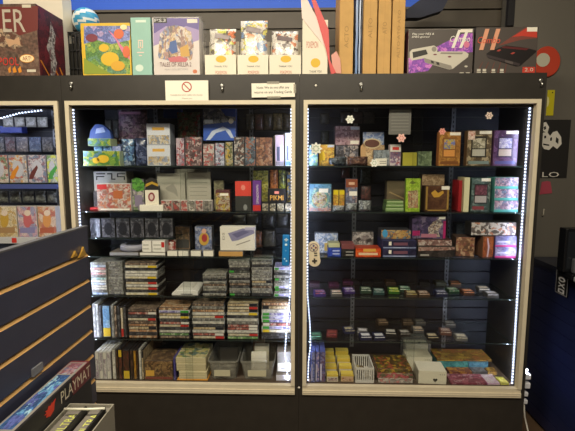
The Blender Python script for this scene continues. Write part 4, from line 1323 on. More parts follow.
rect(b, 'red_base', mat('scarlet_ink', 'c2302c', .45), .02, .98, .01, .20, 1)
n = letter(b, 'SPINDOWN', WHITE, -.05, .05, -.006, .006, 0, 'lettering', (pi / 2, -pi / 2, 0)); n.location = (.004, -b['_d'] / 2 - .0008, b['_h'] * .55)
b = carton('hanging_snack_pack', 'yellow and olive printed pack over the small black box', 'pack', 253, 268.5, 170.5, S2 + .04, .25, .03, art('c8b83a 8a8a3c d8cc6a 5a5a30 e0d890', 60, .3), yb=206)
pack('hanging_pack', 'orange pack hanging beside the yellow printed pack', 'pack', 269.5, 278, 170, None, .25, .02, art('c0703c d89058 7a4a34', 50, .3), yb=192)
pack('hanging_pack', 'black and lime pack hanging beside the orange pack', 'pack', 278.6, 286, 170, None, .25, .02, art('4a4a40 b8c040 2c2c2a 8a8a5c', 50, .3), yb=192)
pack('hanging_pack', 'black and yellow pack hanging against the cabinet frame', 'pack', 286.6, 291.5, 172, None, .25, .02, art('d8b83a 2c2c2c 4a78b0', 50, .3), yb=206)
b = carton('snack_box', 'small black box with orange lettering on four tiny packs', 'box', 267.5, 286, 189, S2 + .044, .13, .06, mat('black_card', '1d1c1e', .4), mat('black_card', '1d1c1e', .4), yb=203)
words(b, 'PIKMI', mat('amber_ink', 'e0a84a', .5), .14, .86, .2, .55, 1); rect(b, 'pale_mark', mat('pale_red', 'e68a7a', .4), .38, .62, .66, .84, 1)
for i, (x0, x1, lb) in enumerate(((262, 268.5, 'tiny pale and black pack next to the purple red-based box'), (269.5, 276, 'tiny pack under the near corner of the small black box'), (277, 284, 'tiny pack under the far corner of the small black box'), (285, 291, 'tiny pack against the frame, beside the small black box'))):
    b = carton('tiny_pack', lb, 'pack', x0, x1, 203.5, S2, .12, .09, art('3c3a34 a89a7a c8c0a8 2a2826', 70, .35), mat('dark_side', '2a2a2c', .5), yb=212, group='tiny packs on the second games shelf')
    b.location.z = S2 + .0004
bpy.data.objects['snack_box'].location.z = S2 + b['_h'] + .0012

# ---- third shelf
RZ = at(120, 238, .15).z
bm = bmesh.new(); p0 = GFX0 + .004; p1 = at(175, 238, .15).x
fs = bx(bm, p0, p1, .145, .30, RZ - .006, RZ)
for k in (2, 3, 4, 5): fs[k].material_index = 1
for v in bm.verts: v.co.x -= cab_games.location.x
obj('riser_shelf', bm, [SHELF_GLASS, SHELF_EDGE], cab_games)
for i, x in enumerate((87, 101.5, 116, 130.5, 145, 159.5)):
    b = carton('accessory_pack', 'dark accessory pack on the glass riser, %s from the gondola end' % ('first', 'second', 'third', 'fourth', 'fifth', 'sixth')[i], 'accessory pack',
               x + (3 if x == 87 else 0), x + 13.5, 218.5, RZ + .0006, .16, .03, art('3c3c42 5a5a60 2a2a30 74747a', 50, .25), mat('dark_side', '2a2a2c', .5), yb=237, group='accessory packs standing over the third games shelf')
    oval(b, 'round_window', mat('dark_window', '2b2c31', .2), .5, .45, .32, .34, 1, 18)
for i, (x0, x1, y0, y1, pal, lb) in enumerate(((233, 246, 215, 224, '3a3833 4c4a42 5f5c50', 'dark pack hanging above the boxed white handheld'), (247, 259, 214, 226, '34322e 4c4840', 'dark pack hanging over the orange-print pack'), (262, 275, 214, 228, '403e38 55524a 2c2a27', 'dark pack hanging in the column next to the frame, upper'),
                                             (276.5, 290, 214, 228, '3a3834 4d4a42', 'dark pack hanging closest to the frame, third games shelf'), (253, 262, 231, 248, '4a3a30 a06040 3a322c 6a4634', 'dark pack with orange print beside the boxed white handheld'), (263, 276, 230, 247, '3c3a36 565248 2c2b28', 'tall dark pack hanging beside the blue remote'))):
    pack('hanging_card_pack', lb, 'card pack', x0, x1, y0, None, HG if i < 4 else .33, .012, art(pal, 60, .35), yb=y1, group='dark packs hung over the third games shelf')
# grey round console on its flat box
b = carton('flat_box', 'flat pale grey box under the round grey console', 'box', 109.5, 138.5, 252.3, S3, .12, .14, mat('blue_grey_card', 'a4a5ae', .4), yb=257)
c = at(129, 250, .20)
dr = at(142, 250, .20).x - c.x
dz = at(129, 243.5, .20).z - (S3 + b['_h'] + .002)
r_ = empty('round_console', (b.location.x + .03, b.location.y, S3 + b['_h'] + .002)); tag(r_, 'round grey disc console resting on a flat pale box', 'console')
bm = bmesh.new(); lathe(bm, [(dr * .90, 0), (dr, .004), (dr, dz * .8), (dr * .93, dz), (dr * .55, dz)], 28); obj('console_body', bm, mat('blue_grey_plastic', '9a9aa8', .35), r_)
bm = bmesh.new(); lathe(bm, [(dr * .60, dz + .0004), (dr * .60, dz + .003), (dr * .5, dz + .004)], 24); obj('console_lid', bm, mat('dark_lid', '2c2c32', .3), r_)
b = carton('flat_box', 'flat white box beneath the short stack of white boxes', 'box', 139.5, 165.5, 252.5, S3, .125, .12, WHITE, yb=257)
z2 = S3 + b['_h'] + .0008
for k, (x0, x1, lb) in enumerate(((142, 151.5, 'small white box on the flat white box, beside the round console'), (152, 165, 'small white box with red corner on the flat white box'))):
    b = carton('small_white_box', lb, 'box', x0, x1, 241, z2, .13, .08, WHITE, mat('pale_side', 'd8d2cc', .5), yb=252)
    for q in range(2):
        rect(b, 'print_line', mat('faint_grey_print', '8f8d82', .6), .1, .7, .25 + q * .35, .32 + q * .35, 1)
    if k: rect(b, 'red_corner', mat('scarlet_ink', 'c2302c', .45), .72, .96, .42, .9, 1)
o = pack('red_toy', 'little red and white toy beside the tan-topped box', 'toy', 167, 175, 240.5, S3, .18, .05, art('c83a2e b02a24 e0d0c8', 40, .35))
b = carton('figure_box', 'tan-topped clear figure box on the third games shelf', 'figure box', 175.5, 190, 226.5, S3, .31, .06, art('b08a64 8a6a4c c8a884 5a5048', 45, .3), mat('clear_side', '6a6a70', .3), yb=257)
rect(b, 'clear_window', mat('grey_window', '5c5a58', .2), .06, .94, .04, .42, 1)
b = carton('figure_box', 'blue-grey clear box with a yellow and red figure', 'figure box', 195, 212, 226.5, S3, .19, .06, art('5a6a94 8a94b4 4a5270 a8acbc', 40, .25), mat('clear_side', '6a6a70', .3), yb=257)
poval(b, 'printed_figure', mat('gold_figure', 'c8a044', .5), 204, 239, 5, 6.5, 1); poval(b, 'printed_figure', mat('red_figure', 'a8383c', .5), 204.5, 238, 2.8, 4, 2); poval(b, 'printed_figure', mat('peach_figure', 'd8a890', .5), 204, 231, 2.4, 2.4, 2)
for i, x in enumerate((167, 178, 190.5, 203)):
    carton('price_card', 'white price card on the third games shelf, %s from the white boxes' % ('first', 'second', 'third', 'fourth')[i], 'price card', x, x + 10.5, 250.8, S3, .112, .03, PAPER, mat('grey_rail', '8a8880', .4), yb=253, group='price cards on the third games shelf')
b = carton('handheld_box', 'white handheld console box picturing a purple console', 'console box', 220, 255, 227.5, S3 + .024, .14, .06, mat('pale_cream_box', 'e4dfd2', .45), WHITE, yb=247)
ppoly(b, 'printed_console', mat('violet_grey_ink', '8a88a8', .4), [(228, 234), (243, 229), (254, 231), (254.6, 234), (238, 241), (232, 242)], 1)
ppoly(b, 'printed_console', mat('deep_violet_ink', '6a688c', .4), [(232, 235), (243, 231), (250, 232.5), (237, 238.5)], 2)
ppoly(b, 'printed_stylus', mat('mid_grey_ink', '8f8a80', .5), [(236, 245.4), (250, 240.6), (250.4, 241.4), (236.4, 246.2)], 1)
n = letter(b, 'DS', mat('mid_grey_ink', '8f8a80', .5), -.02, .02, -.006, .006, 0, 'lettering', (pi / 2, -pi / 2, 0)); n.location = (-b['_w'] * .40, -b['_d'] / 2 - .0008, b['_h'] * .6)
prect(b, 'clear_label', mat('pale_violet_label', 'bcb8d0', .3), 245, 254.8, 227.8, 230.6, 3)
o2 = carton('wood_slip', 'flat orange-tan slip lying under the boxed white handheld', 'box', 218.5, 243, 251.5, S3, .115, .12, mat('tan_slip', 'c89a58', .5), yb=257)
b.location.z = S3 + o2['_h'] + .001
# ---- game cases, one mesh per kind of spine, every case an object of its own
CASEB = {'black': mat('case_black', '1d1d20', .35), 'clear': mat('case_clear', '8f8f8a', .25), 'white': mat('case_white', 'c9c9c6', .35), 'green': mat('case_green', '3f8a3a', .35), 'blue': mat('case_blue', '3a5f9a', .35)}


def case_me(w, d, t, body, ins, tagm=None, f=(.03, .97), tf=None, upright=False, topm=None):
    """a closed game case lying flat, spine to the front; origin under its middle"""
    bm = bmesh.new()
    bx(bm, -w / 2, w / 2, -d / 2, d / 2, 0, t)
    bevel(bm, min(t * .18, .0016))
    for fc in bm.faces: fc.material_index = 0
    e = .0004
    bx(bm, -w / 2 + w * f[0], -w / 2 + w * f[1], -d / 2 - e, -d / 2, t * .12, t * .88, 1)
    if tagm is not None:
        bx(bm, -w / 2 + w * tf[0], -w / 2 + w * tf[1], -d / 2 - 2 * e, -d / 2 - e, t * .10, t * .90, 2)
    bx(bm, -w * .47, w * .47, -d * .47, d * .47, t, t + e, 3)
    if upright:
        for v in bm.verts:
            x, y, z = v.co; v.co = (z - t / 2, y, w / 2 - x)
    ms = [body, ins, tagm or body, topm or ins]
    return me_of(bm, 'game_case', ms)


def A(p, s=60, st=(1, 1, .5)):
    return art(p, s, .3, .6, st)


GT = mat('spine_green_tag', '3f9a3c', .4); YT = mat('spine_yellow_tag', 'd8b830', .4); RT = mat('spine_red_tag', 'b8342e', .4); BT = mat('spine_black_tag', '22242a', .4); WT = mat('spine_white_tag', 'dcd8cc', .4)
KINDS = {
    'pale blue': (A('8aa4c4 b8c8d8 d8dce0 5a78a8'), 'clear', None), 'white': (A('d8d4c8 c8c4b8 e6e2d6 a8a498'), 'clear', None),
    'pink': (A('c88a8a d8b0a8 a85a60 e0d0c8'), 'clear', None), 'teal': (A('7aa49a a8c4b8 4a7a74 c8d4cc'), 'clear', None),
    'grey': (A('6a6864 8a8880 4a4946 a8a69c'), 'clear', None), 'cream and yellow': (A('d8d0b4 c4b890 e4dcc8'), 'clear', YT),
    'cream and red': (A('d4ccb4 c8bca0 b8a888'), 'black', RT), 'black': (A('2c2c30 4a4a4c 1c1c20 6a6a68'), 'black', None),
    'black and green': (A('2c302c 5a5c58 1c201c 8a8c84'), 'black', GT), 'clear-edged grey': (A('74726a 94928a 55534c b4b2a6'), 'clear', None),
    'brown': (A('5a483e 8a7868 3c302a b8a48c'), 'black', None), 'red': (A('94443c b8685a 5a2c2a c8b0a4'), 'black', WT),
    'orange': (A('9a6a48 c89a6c 6a4a38 d8c8ac'), 'black', None), 'tan': (A('b09a74 c8b48c 8a7654 d8ccb0'), 'black', BT),
    'green': (A('5a8a4a 7aa45c 3c5a34 c8d4b4'), 'black', None), 'violet': (A('8a84b8 a8a4cc 5a5488 d0cce0'), 'white', GT),
}
_CM = {}


def case_mesh(kind, w, d, t, upright=False, flip=False):
    k = (kind, round(w, 4), round(t, 4), upright, flip)
    if k not in _CM:
        ins, body, tg = KINDS[kind]
        _CM[k] = case_me(w, d, t, CASEB[body], ins, tg, (.03, .97), (.70, .96) if not flip else (.04, .26), upright)
    return _CM[k]


GWORD = {}


def stack(x0, x1, yt, z, Y, d, kinds, where, grp, yb, split=None, flip=False, name='game_case', cat='game case', cw=None):
    n = len(kinds)
    a = at(x0, (yt + yb) / 2, Y); c = at(x1, (yt + yb) / 2, Y)
    w = cw or (c.x - a.x - .004); cx = (a.x + c.x) / 2
    H = at((x0 + x1) / 2, yt, Y).z - z
    t = H / n
    for i, kd in enumerate(kinds):                     # kinds listed from the top
        j = n - 1 - i
        o = bpy.data.objects.new(name, case_mesh(kd, w, d, t - .0009, False, flip)); COL.objects.link(o)
        jx = random.uniform(-.0022, .0022)
        o.location = (cx + jx, Y + d / 2 + random.uniform(0, .003), z + .0004 + j * t)
        o.rotation_euler = (0, 0, radians(random.uniform(-.6, .6)))
        tag(o, '%s case, %s in the %s' % (kd, ('top one' if i == 0 else 'lowest one' if i == n - 1 else ORD[i] + ' from top'), where), cat, grp)


R4 = 'games stacked on the fourth shelf'
stack(90.5, 107, 262.5, S4, .115, .135, ['grey', 'pale blue', 'pink', 'white', 'pink', 'grey', 'teal', 'white', 'pale blue', 'white', 'white', 'grey', 'pale blue'],
      'bright stack at the gondola end, fourth shelf', R4, 297)
stack(107.6, 123, 261.5, S4, .125, .135, ['grey', 'clear-edged grey', 'grey', 'grey', 'clear-edged grey', 'grey', 'clear-edged grey', 'grey', 'clear-edged grey', 'grey', 'clear-edged grey', 'grey', 'grey'],
      'all-grey stack beside the bright stack, fourth shelf', R4, 297)
stack(124.5, 158, 262.5, S4, .115, .135, ['brown', 'cream and yellow', 'black', 'white', 'white', 'cream and yellow', 'black', 'cream and red', 'white', 'cream and red', 'black', 'cream and yellow'],
      'wide cream stack, fourth shelf', R4, 297)
stack(202.5, 226.5, 274, S4, .115, .125, ['clear-edged grey', 'grey', 'black', 'clear-edged grey', 'brown', 'clear-edged grey', 'grey', 'black', 'clear-edged grey'],
      'low jewel-case stack beside white console, fourth shelf', R4, 297, name='disc_case', cat='disc case')
stack(228.5, 250, 260, S4, .12, .125, ['clear-edged grey', 'grey', 'clear-edged grey', 'black', 'black and green', 'clear-edged grey', 'grey', 'black', 'grey', 'brown', 'black', 'clear-edged grey', 'grey', 'black and green'],
      'tallest jewel-case stack, fourth shelf', R4, 297, flip=True, name='disc_case', cat='disc case')
stack(251.2, 272.4, 259.5, S4, .118, .125, ['grey', 'clear-edged grey', 'black', 'grey', 'clear-edged grey', 'grey', 'grey', 'clear-edged grey', 'tan', 'clear-edged grey', 'brown', 'grey', 'clear-edged grey', 'black'],
      'jewel-case stack between tallest and frame ones', R4, 297, name='disc_case', cat='disc case')
stack(273.8, 292, 267.5, S4, .115, .125, ['violet', 'grey', 'black', 'clear-edged grey', 'black and green', 'grey', 'clear-edged grey', 'violet', 'black and green', 'grey', 'violet'],
      'jewel-case stack against the frame, fourth shelf', R4, 297, flip=True, name='disc_case', cat='disc case')
o = pack('red_toy', 'tiny pink toy on the tallest jewel-case stack', 'toy', 252, 256, 256, S4 + (at(240, 259.5, .12).z - S4) + .001, .15, .02, mat('pink_toy', 'c89898', .4))
bpy.data.objects.remove(o)
# flat white console
a = at(171.5, 295, .115); c = at(198, 295, .115)
r_ = empty('white_console', ((a.x + c.x) / 2, .20, S4 + .0004)); tag(r_, 'flat white console lying alone on the fourth games shelf', 'console')
w_ = (c.x - a.x) / 2
bm = bmesh.new(); prism(bm, [(-w_, 0), (w_, 0), (w_ * .98, .022), (w_ * .8, .030), (-w_ * .7, .030), (-w_ * .97, .012)], -.085, .085); bevel(bm, .003, 2)
obj('console_body', bm, mat('white_plastic', 'e4e2da', .35), r_)
bm = bmesh.new(); bx(bm, -w_ * .55, w_ * .5, -.05, .06, .0302, .0345); bevel(bm, .002, 2); obj('console_lid', bm, mat('cream_white_plastic', 'd6d4ca', .3), r_)
bm = bmesh.new(); bx(bm, -w_ * .3, w_ * .6, -.0862, -.0852, .006, .010); obj('disc_slot', bm, mat('dark_lid', '2c2c32', .3), r_)

# ---- fifth shelf: upright cases then six flat stacks
R5 = 'games stacked on the fifth shelf'


def uprights(specs, z, Y, d, grp, where, yb, name='game_case', cat='game case'):
    for i, (x0, x1, yt, kd) in enumerate(specs):
        a = at(x0, (yt + yb) / 2, Y); c = at(x1, (yt + yb) / 2, Y)
        h = at((x0 + x1) / 2, yt, Y).z - z
        o = bpy.data.objects.new(name, case_mesh(kd, h, d, c.x - a.x - .0009, True, i % 2 == 0)); COL.objects.link(o)
        o.location = ((a.x + c.x) / 2 - .0002, Y + d / 2, z + .0004)
        tag(o, '%s upright case, %s from the gondola end %s' % (kd, 'first' if i == 0 else ORD[i], where), cat, grp)


KINDS['sky blue'] = (A('7aa8d0 9cc0dc 6a98c8', 20), 'black', YT)
uprights([(93, 96, 304, 'grey'), (96.2, 99, 304, 'clear-edged grey'), (99.2, 102, 306, 'black'), (102.2, 111, 305, 'sky blue'), (111.3, 114, 305, 'grey'), (114.2, 117, 305, 'brown'),
          (117.2, 120.5, 306, 'black'), (120.8, 123.6, 307, 'cream and red'), (123.8, 126.6, 306, 'black')], S5, .115, .135, 'upright games on the fifth shelf', 'of fifth shelf', 340)
X5 = [(127.5, 157.5, 309, ['brown', 'red', 'black', 'cream and red', 'brown', 'orange', 'tan', 'orange', 'black', 'orange'], 'brown stack beside upright cases, fifth shelf'),
      (158.5, 190, 307.5, ['orange', 'violet', 'tan', 'cream and yellow', 'black', 'red', 'cream and red', 'black', 'white', 'green', 'brown'], 'second stack along fifth shelf'),
      (191.5, 225, 303.5, ['brown', 'grey', 'orange', 'white', 'cream and red', 'grey', 'white', 'black', 'tan', 'white', 'red', 'cream and red'], 'stack third along fifth shelf'),
      (226.5, 259, 303.5, ['tan', 'cream and red', 'tan', 'cream and yellow', 'black', 'white', 'grey', 'red', 'red', 'white', 'cream and red', 'green'], 'stack fourth along fifth shelf'),
      ]
for x0, x1, yt, kk, wh in X5:
    stack(x0, x1, yt, S5, .115, .135, kk, wh, R5, 340)
stack(261, 291, 302.5, S5, .118, .135, ['orange', 'tan', 'white', 'violet', 'violet', 'violet', 'red', 'violet', 'cream and yellow', 'black', 'black'], 'green-tagged stack against the frame, fifth shelf', R5, 340, flip=True)

# ---- the deck
UP = 'upright boxed games on the cabinet deck'
KINDS['ivory'] = (A('c8c4bc a89ca4 d8d4d0 8a7a88', 40), 'white', WT); KINDS['dark brown'] = (A('3a2a22 5a4232 2a1e18', 40), 'black', None); KINDS['gold'] = (A('b8842c c89a3c 8a6020', 30), 'black', None); KINDS['yellow-spotted brown'] = (A('4a3426 6a3a2c 3a2a20', 40), 'black', YT)
uprights([(95.5, 99.2, 352, 'ivory'), (99.4, 103, 352, 'ivory'), (103.2, 106.8, 352, 'ivory'), (107, 110.8, 352, 'ivory'), (112.3, 115.8, 349, 'white'), (116, 118.4, 350, 'dark brown'),
          (118.6, 122.4, 349, 'yellow-spotted brown'), (122.8, 130, 350, 'yellow-spotted brown'), (130.4, 133.4, 350, 'dark brown'), (133.7, 136.6, 350, 'gold'), (136.9, 138.6, 350, 'dark brown'), (139, 141.6, 349, 'white'), (141.8, 143.6, 350, 'tan')],
         DK, .058, .17, UP, 'on the deck', 382, 'boxed_game', 'boxed game')
b = carton('art_carton', 'brown printed carton lying beside the upright games on the deck', 'box', 144.5, 173, 361, DK, .062, .16, art('4a3a2c 6a4e38 8a6a48 3a2c22 a88a5c', 40, .3), mat('brown_side', '4a3a34', .5), art('3a3028 5a4636 8a7050', 30, .3), yb=382)
rect(b, 'gold_logo', mat('gold_ink', 'd8a848', .5), .04, .34, .2, .5, 1); rect(b, 'red_line', mat('dark_red_print2', '7a3428', .5), .02, .98, .04, .16, 1)
z_ = DK + .0002
names = ('orange folder under the pale stacked magazines on the deck', 'lowest pale magazine box resting on the orange folder', 'pale magazine box in the middle of the deck stack', 'pale magazine box with a green printed cover, top of the deck stack')
for k, (x0, x1, yt, m) in enumerate(((177, 208, 379.6, mat('orange_folder', 'd8952c', .5)), (179, 207, 371.5, mat('pale_page', 'd4c8a0', .6)), (176.5, 206, 364, mat('pale_page2', 'ccc09a', .6)), (176, 206, 357.5, mat('pale_page', 'd4c8a0', .6)))):
    cvr = art('6a8a5a c8b86a 4a6a74 d8c89a 3a4a3c', 25, .4) if k == 3 else m
    b = carton('magazine_box' if k else 'folder', names[k], 'magazine' if k else 'folder', x0, x1, yt, z_, .058 + .004 * k, .20, m, m, cvr, yb=383)
    if k: 
        for q in range(3): rect(b, 'page_line', mat('page_line', 'a89c78', .6), .01, .99, .15 + q * .28, .19 + q * .28, 1)
    z_ = b.location.z + b['_h'] + .0006
b = carton('purple_book', 'upright purple book between brown carton and pale magazines', 'book', 173.4, 175.6, 358, DK, .06, .16, mat('purple_blue_card', '4a4480', .45), mat('purple_blue_card', '4a4480', .45), yb=382)


def tub(label, x0, x1, yt, Y, d, tilt):
    a = at(x0, yt + 15, Y); c = at(x1, yt + 15, Y)
    w = (c.x - a.x) / 2; h = .112
    r = empty('storage_tub', ((a.x + c.x) / 2, Y + d / 2, DK + .0006), (0, 0, radians(tilt)))
    tag(r, label, 'tub', 'clear tubs on the cabinet deck')
    bm = bmesh.new()

    def loop(s, z, o=0.0):
        pts = []
        for cx_, cy_, a0 in ((1, 1, 0), (-1, 1, 90), (-1, -1, 180), (1, -1, 270)):
            for q in range(4):
                t = radians(a0 + q * 30); rr = .02
                pts.append((cx_ * (w * s - rr) + rr * cos(t) + 0, cy_ * (d / 2 * s - rr) + rr * sin(t), z))
        return [bm.verts.new(p) for p in pts]
    L1 = [loop(.80, 0), loop(.97, h * .93), loop(1.0, h * .93), loop(1.0, h), loop(.95, h), loop(.78, .003)]
    for p, q in zip(L1, L1[1:]):
        for k in range(16):
            bm.faces.new((p[k], p[(k + 1) % 16], q[(k + 1) % 16], q[k]))
    bm.faces.new(L1[0][::-1]); bm.faces.new(L1[-1])
    obj('tub_body', bm, TUB, r)
    return r, w, h


t1, w1, h1 = tub('clear tub of small grey parts between magazines and card tub', 207.5, 238, 365, .056, .27, 0)
t2, w2_, h2 = tub('clear tub with white card boxes near the frame', 240, 275, 365, .058, .25, 0)
for r, w, m, d_ in ((t1, w1, PAPER, .135), (t2, w2_, PAPER, .125)):
    bm = bmesh.new(); bx(bm, -w * .55, w * .5, -d_ - .0025, -d_ - .001, .03, .065)
    obj('paper_label', bm, mat('beige_label', 'c8c0a4', .6), r)
random.seed(5)
for k in range(16):
    bm = bmesh.new(); s_ = random.uniform(.011, .017)
    bx(bm, -s_, s_, -s_ * .8, s_ * .8, 0, s_ * 1.1); bevel(bm, .003)
    gx, gy = k % 4, k // 4
    o = obj('cartridge_stub', bm, mat('grey_part_%d' % (k % 3), ('5a564e', '77726a', '46423c')[k % 3], .5), None,
            (t1.location.x + (-.6 + gx * .4) * w1 * .78, t1.location.y - .075 + gy * .045, DK + .0042), (0, 0, random.uniform(0, 1.5)))
    tag(o, 'small grey part loose on the floor of the clear tub beside the magazines', 'part', 'small grey parts in the clear tub')
bm = bmesh.new(); bx(bm, -w1 * .62, w1 * .62, -.002, .002, 0, .09)
o = obj('divider_card', bm, mat('taupe_card', '77726a', .55), None, (t1.location.x, t1.location.y + .085, DK + .0045)); tag(o, 'taupe card standing at the back of the tub of grey parts', 'card')
for k, (dx, dy, zz, ww, dd, hh_, rx, m, lb) in enumerate(((-.00, -.030, .0046, .052, .05, .115, 0, 'ded8c4', 'white card box standing at the front of the tub near the frame'),
                                                   (.012, .028, .0046, .050, .045, .140, 0, 'd0c8b0', 'cream card box behind the white one in the tub'),
                                                   (-.008, .074, .0046, .040, .036, .165, 0, '8a6a50', 'brown card box at the back of the tub near the frame'))):
    o = obj('card_box', box_me(ww * 2 * .82, dd, hh_, [mat('card_' + m, m, .6), mat('card_' + m, m, .6)]), None, None, (t2.location.x + dx, t2.location.y + dy, DK + zz), rot=(0, 0, radians(4 - 3 * k)))
    o['_w'], o['_d'], o['_h'] = ww * 1.64, dd, hh_
    tag(o, lb, 'card box')
    for q in range(3):
        bm = bmesh.new(); bx(bm, -ww * .7, ww * .7, -dd / 2 - .0008, -dd / 2 - .0003, hh_ * (.60 + q * .11), hh_ * (.605 + q * .11)); obj('card_edge', bm, mat('grey_mark', '8a8c88', .3), o)
b = carton('white_carton', 'white carton lying at the frame end of the games deck', 'box', 275.8, 291.5, 375, DK, .07, .14, mat('lilac_white_card', 'd8d6e4', .5), yb=383)
z_ = b.location.z + b['_h'] + .0006
b = carton('grey_carton', 'grey box with white label on the white carton by the frame', 'box', 277, 291.5, 352, z_, .10, .10, mat('taupe_card', '77726a', .55), yb=375)
rect(b, 'white_label', PAPER, .04, .96, .05, .45, 1); prect(b, 'print_line', INK, 281, 288, 368, 369, 2)

# ---- blue motion remote hung on the glass as a pull
p = at(285.6, 265.5, GY - .012)
r_ = empty('hanging_remote', (p.x, GY - .0008, p.z), (0, radians(1.5), 0)); tag(r_, 'blue motion remote fixed upright to the glass by the frame', 'remote')
hh_ = at(287, 234.5, GY - .012).z - p.z
wd = .019
bm = bmesh.new(); bx(bm, -wd, wd, -.026, 0, 0, hh_); bevel(bm, .006, 3); obj('remote_body', bm, mat('blue_plastic', '1f7ac0', .3), r_)
BW = mat('pale_blue_button', 'd4ecf4', .35)
bm = bmesh.new(); bx(bm, -.0035, .0035, -.0285, -.0262, hh_ * .80, hh_ * .90); bx(bm, -.010, .010, -.0285, -.0262, hh_ * .835, hh_ * .865); obj('direction_pad', bm, BW, r_)
for u, v, rr in ((0, .69, .0065), (-.006, .24, .004), (.004, .17, .004), (0, .5, .002)):
    bm = bmesh.new(); lathe(bm, [(rr, 0), (rr, .002), (rr * .7, .003)], 16)
    obj('button', bm, BW, r_, (u, -.0262, hh_ * v), (pi / 2, 0, 0))
# ================================================== the cards cabinet
def CA(n, lb, cat, x0, x1, yt, z, Y, d, pal, side='6a6258', s=44, yb=None, group=None, **k):
    return carton(n, lb, cat, x0, x1, yt, z, Y, d, art(pal, s, .3), mat('side_' + side, side, .5), yb=yb, group=group, **k)


# ---- first shelf
for x0, x1, y0, y1, pal, lb in ((320, 329.5, 113, 124, '4a463e 5c5648 34322e', 'dim hanging pack nearest the corner of the cards cabinet'), (340, 351, 112, 123, '4a4440 5a4c44 36322e', 'dim hanging pack above the pinkish card box'),
                               (351.5, 363, 112, 123.5, '5a4644 4a4040 6a5450', 'dim reddish hanging pack between two dim packs'), (363.5, 375, 112, 123.5, '464240 58504a', 'dim hanging pack above the cream shaped box'),
                               (321, 329, 131, 143, '4a4a40 5c5a4a 34342e', 'dim hanging pack over the yellow and green packs')):
    pack('hanging_card_pack', lb, 'card pack', x0, x1, y0, None, HG, .012, art(pal, 60, .35), yb=y1, group='packs hung over the first cards shelf')
b = CA('booster_box', 'dark wavy-print box under the pinkish card box', 'booster box', 335.5, 358.5, 145.5, S1, .22, .08, '3a3c48 5a5c6c 8a8a94 24262e c8b8b0', '3a3238', yb=166)
zz = b.location.z + b['_h'] + .0008
b = CA('booster_box', 'pinkish card box with white labels, on the dark wavy-print box', 'booster box', 335, 360, 126, zz, .22, .08, 'b8949a 8a6a70 c8aeb0 6a4a52 a8848c', '5a4a50', yb=146)
L(b, .62, .98, .80, .97, mat('pale_blue_label', 'c4cede', .5)); L(b, .62, .96, .06, .24)
b = CA('booster_pack_box', 'green and blue pack box in the corner of first cards shelf', 'booster box', 309, 318, 145.5, S1, .115, .04, '5a9a6a 4a7ab0 a8c8b8 c8d470 6a8ac8', '5a6a60', yb=166)
b = CA('booster_pack_box', 'orange and yellow pack box beside the green and blue one', 'booster box', 319, 334.5, 144.5, S1, .14, .04, 'd8a844 c88a3c e0c86a 8a6a3c', '6a5a3c', yb=166)
ppoly(b, 'yellow_mark', YEL, [(319.4, 153), (324, 151), (325, 160), (319.4, 161)], 1); L(b, .55, .97, .86, .98, mat('pale_blue_label', 'c4cede', .5))
pack('dark_bag', 'black shiny bag lying before the dark wavy-print box', 'bag', 326, 347, 156.5, S1, .125, .06, art('2a2e34 4a5258 1c1e22 6a747a', 40, .2))
pack('dark_bag', 'brownish bag lying beside the black shiny bag', 'bag', 347.5, 368.5, 156.5, S1, .13, .05, art('6a4a40 4a342e 8a6a5a 3a2a28', 40, .25))
b = CA('shaped_box', 'cream shaped box with brown oval emblem on the first cards shelf', 'booster box', 361, 384.5, 145, S1, .19, .06, 'c8a880 d8bc94 b8946c', '8a6a4a', s=20, yb=166)
ppoly(b, 'header', art('5a74a8 c8ccd4 8a9cc0', 40, .3), [(363, 145), (363, 132), (384, 132), (384, 145)], 1)
ppoly(b, 'side_wing', mat('peach_card', 'c8a070', .5), [(360.6, 165), (360.6, 147), (363.4, 143), (366, 147), (365, 165)], 2)
poval(b, 'emblem_rim', mat('cream_badge', 'd8c49a', .5), 372, 143.5, 8.8, 5.2, 2); poval(b, 'emblem', mat('brown_emblem', '6a4438', .4), 372, 143.5, 7.4, 4, 3)
CA('clear_pack', 'greyish clear pack before the cream shaped box', 'pack', 373.5, 389.5, 150, S1, .15, .03, '7a848c 9aa4ac 5a6268 b0b4b4', '6a6a70', yb=166)
b = carton('name_card', 'white card with a flower sticker before the greyish clear pack', 'card', 375.5, 387, 158.5, S1, .115, .012, PAPER, PAPER, yb=166)
for q in (.3, .55): rect(b, 'print_line', mat('faint_grey_print', '8f8d82', .6), .35, .95, q, q + .1, 1)
b = CA('figure_box', 'white and red figure box beside the white flower card', 'figure box', 390, 401, 144.5, S1, .13, .05, 'd0c4c4 a83c44 8a6a8a e0d8d8 5a4a7a', 'c8b8b8', yb=166)
rect(b, 'white_header', mat('white_card', 'eeeae0', .5), .02, .98, .66, .99, 1); rect(b, 'red_script', RED, .2, .8, .74, .88, 2)
b = carton('hanging_clear_box', 'yellow box in clear case in the middle of first cards shelf', 'box', 402.5, 417, 152.5, S1, .14, .06, mat('olive_yellow', 'b0a83c', .4), mat('olive_side', '7a7a3c', .4), yb=166)
CA('clear_case', 'greenish clear case touching the yellow box', 'case', 417.5, 432, 151.5, S1, .15, .06, '6a7a5a 8a9a7a 4a5a44', '5a6a50', yb=166)
fr_ = (('b0703c', 'slab pack with orange card front and blue picture, standing alone', 439, 460.5, 'a8743c c8964c 8a5a2c', '4a6ac0 c8b84a d8a04a'),
       ('6a5034', 'dark slab pack with a silver picture between orange and purple ones', 467, 491.5, '5a4834 8a7858 b8a888 3c3026', 'a8a088 6a6450 d8d0b8'),
       ('5a3a5a', 'purple slab pack with a pale picture at the shelf end', 493.5, 518, '5a3c60 7a5a84 3c2844', 'b8b4dc 8a88c0 e0dce8'))
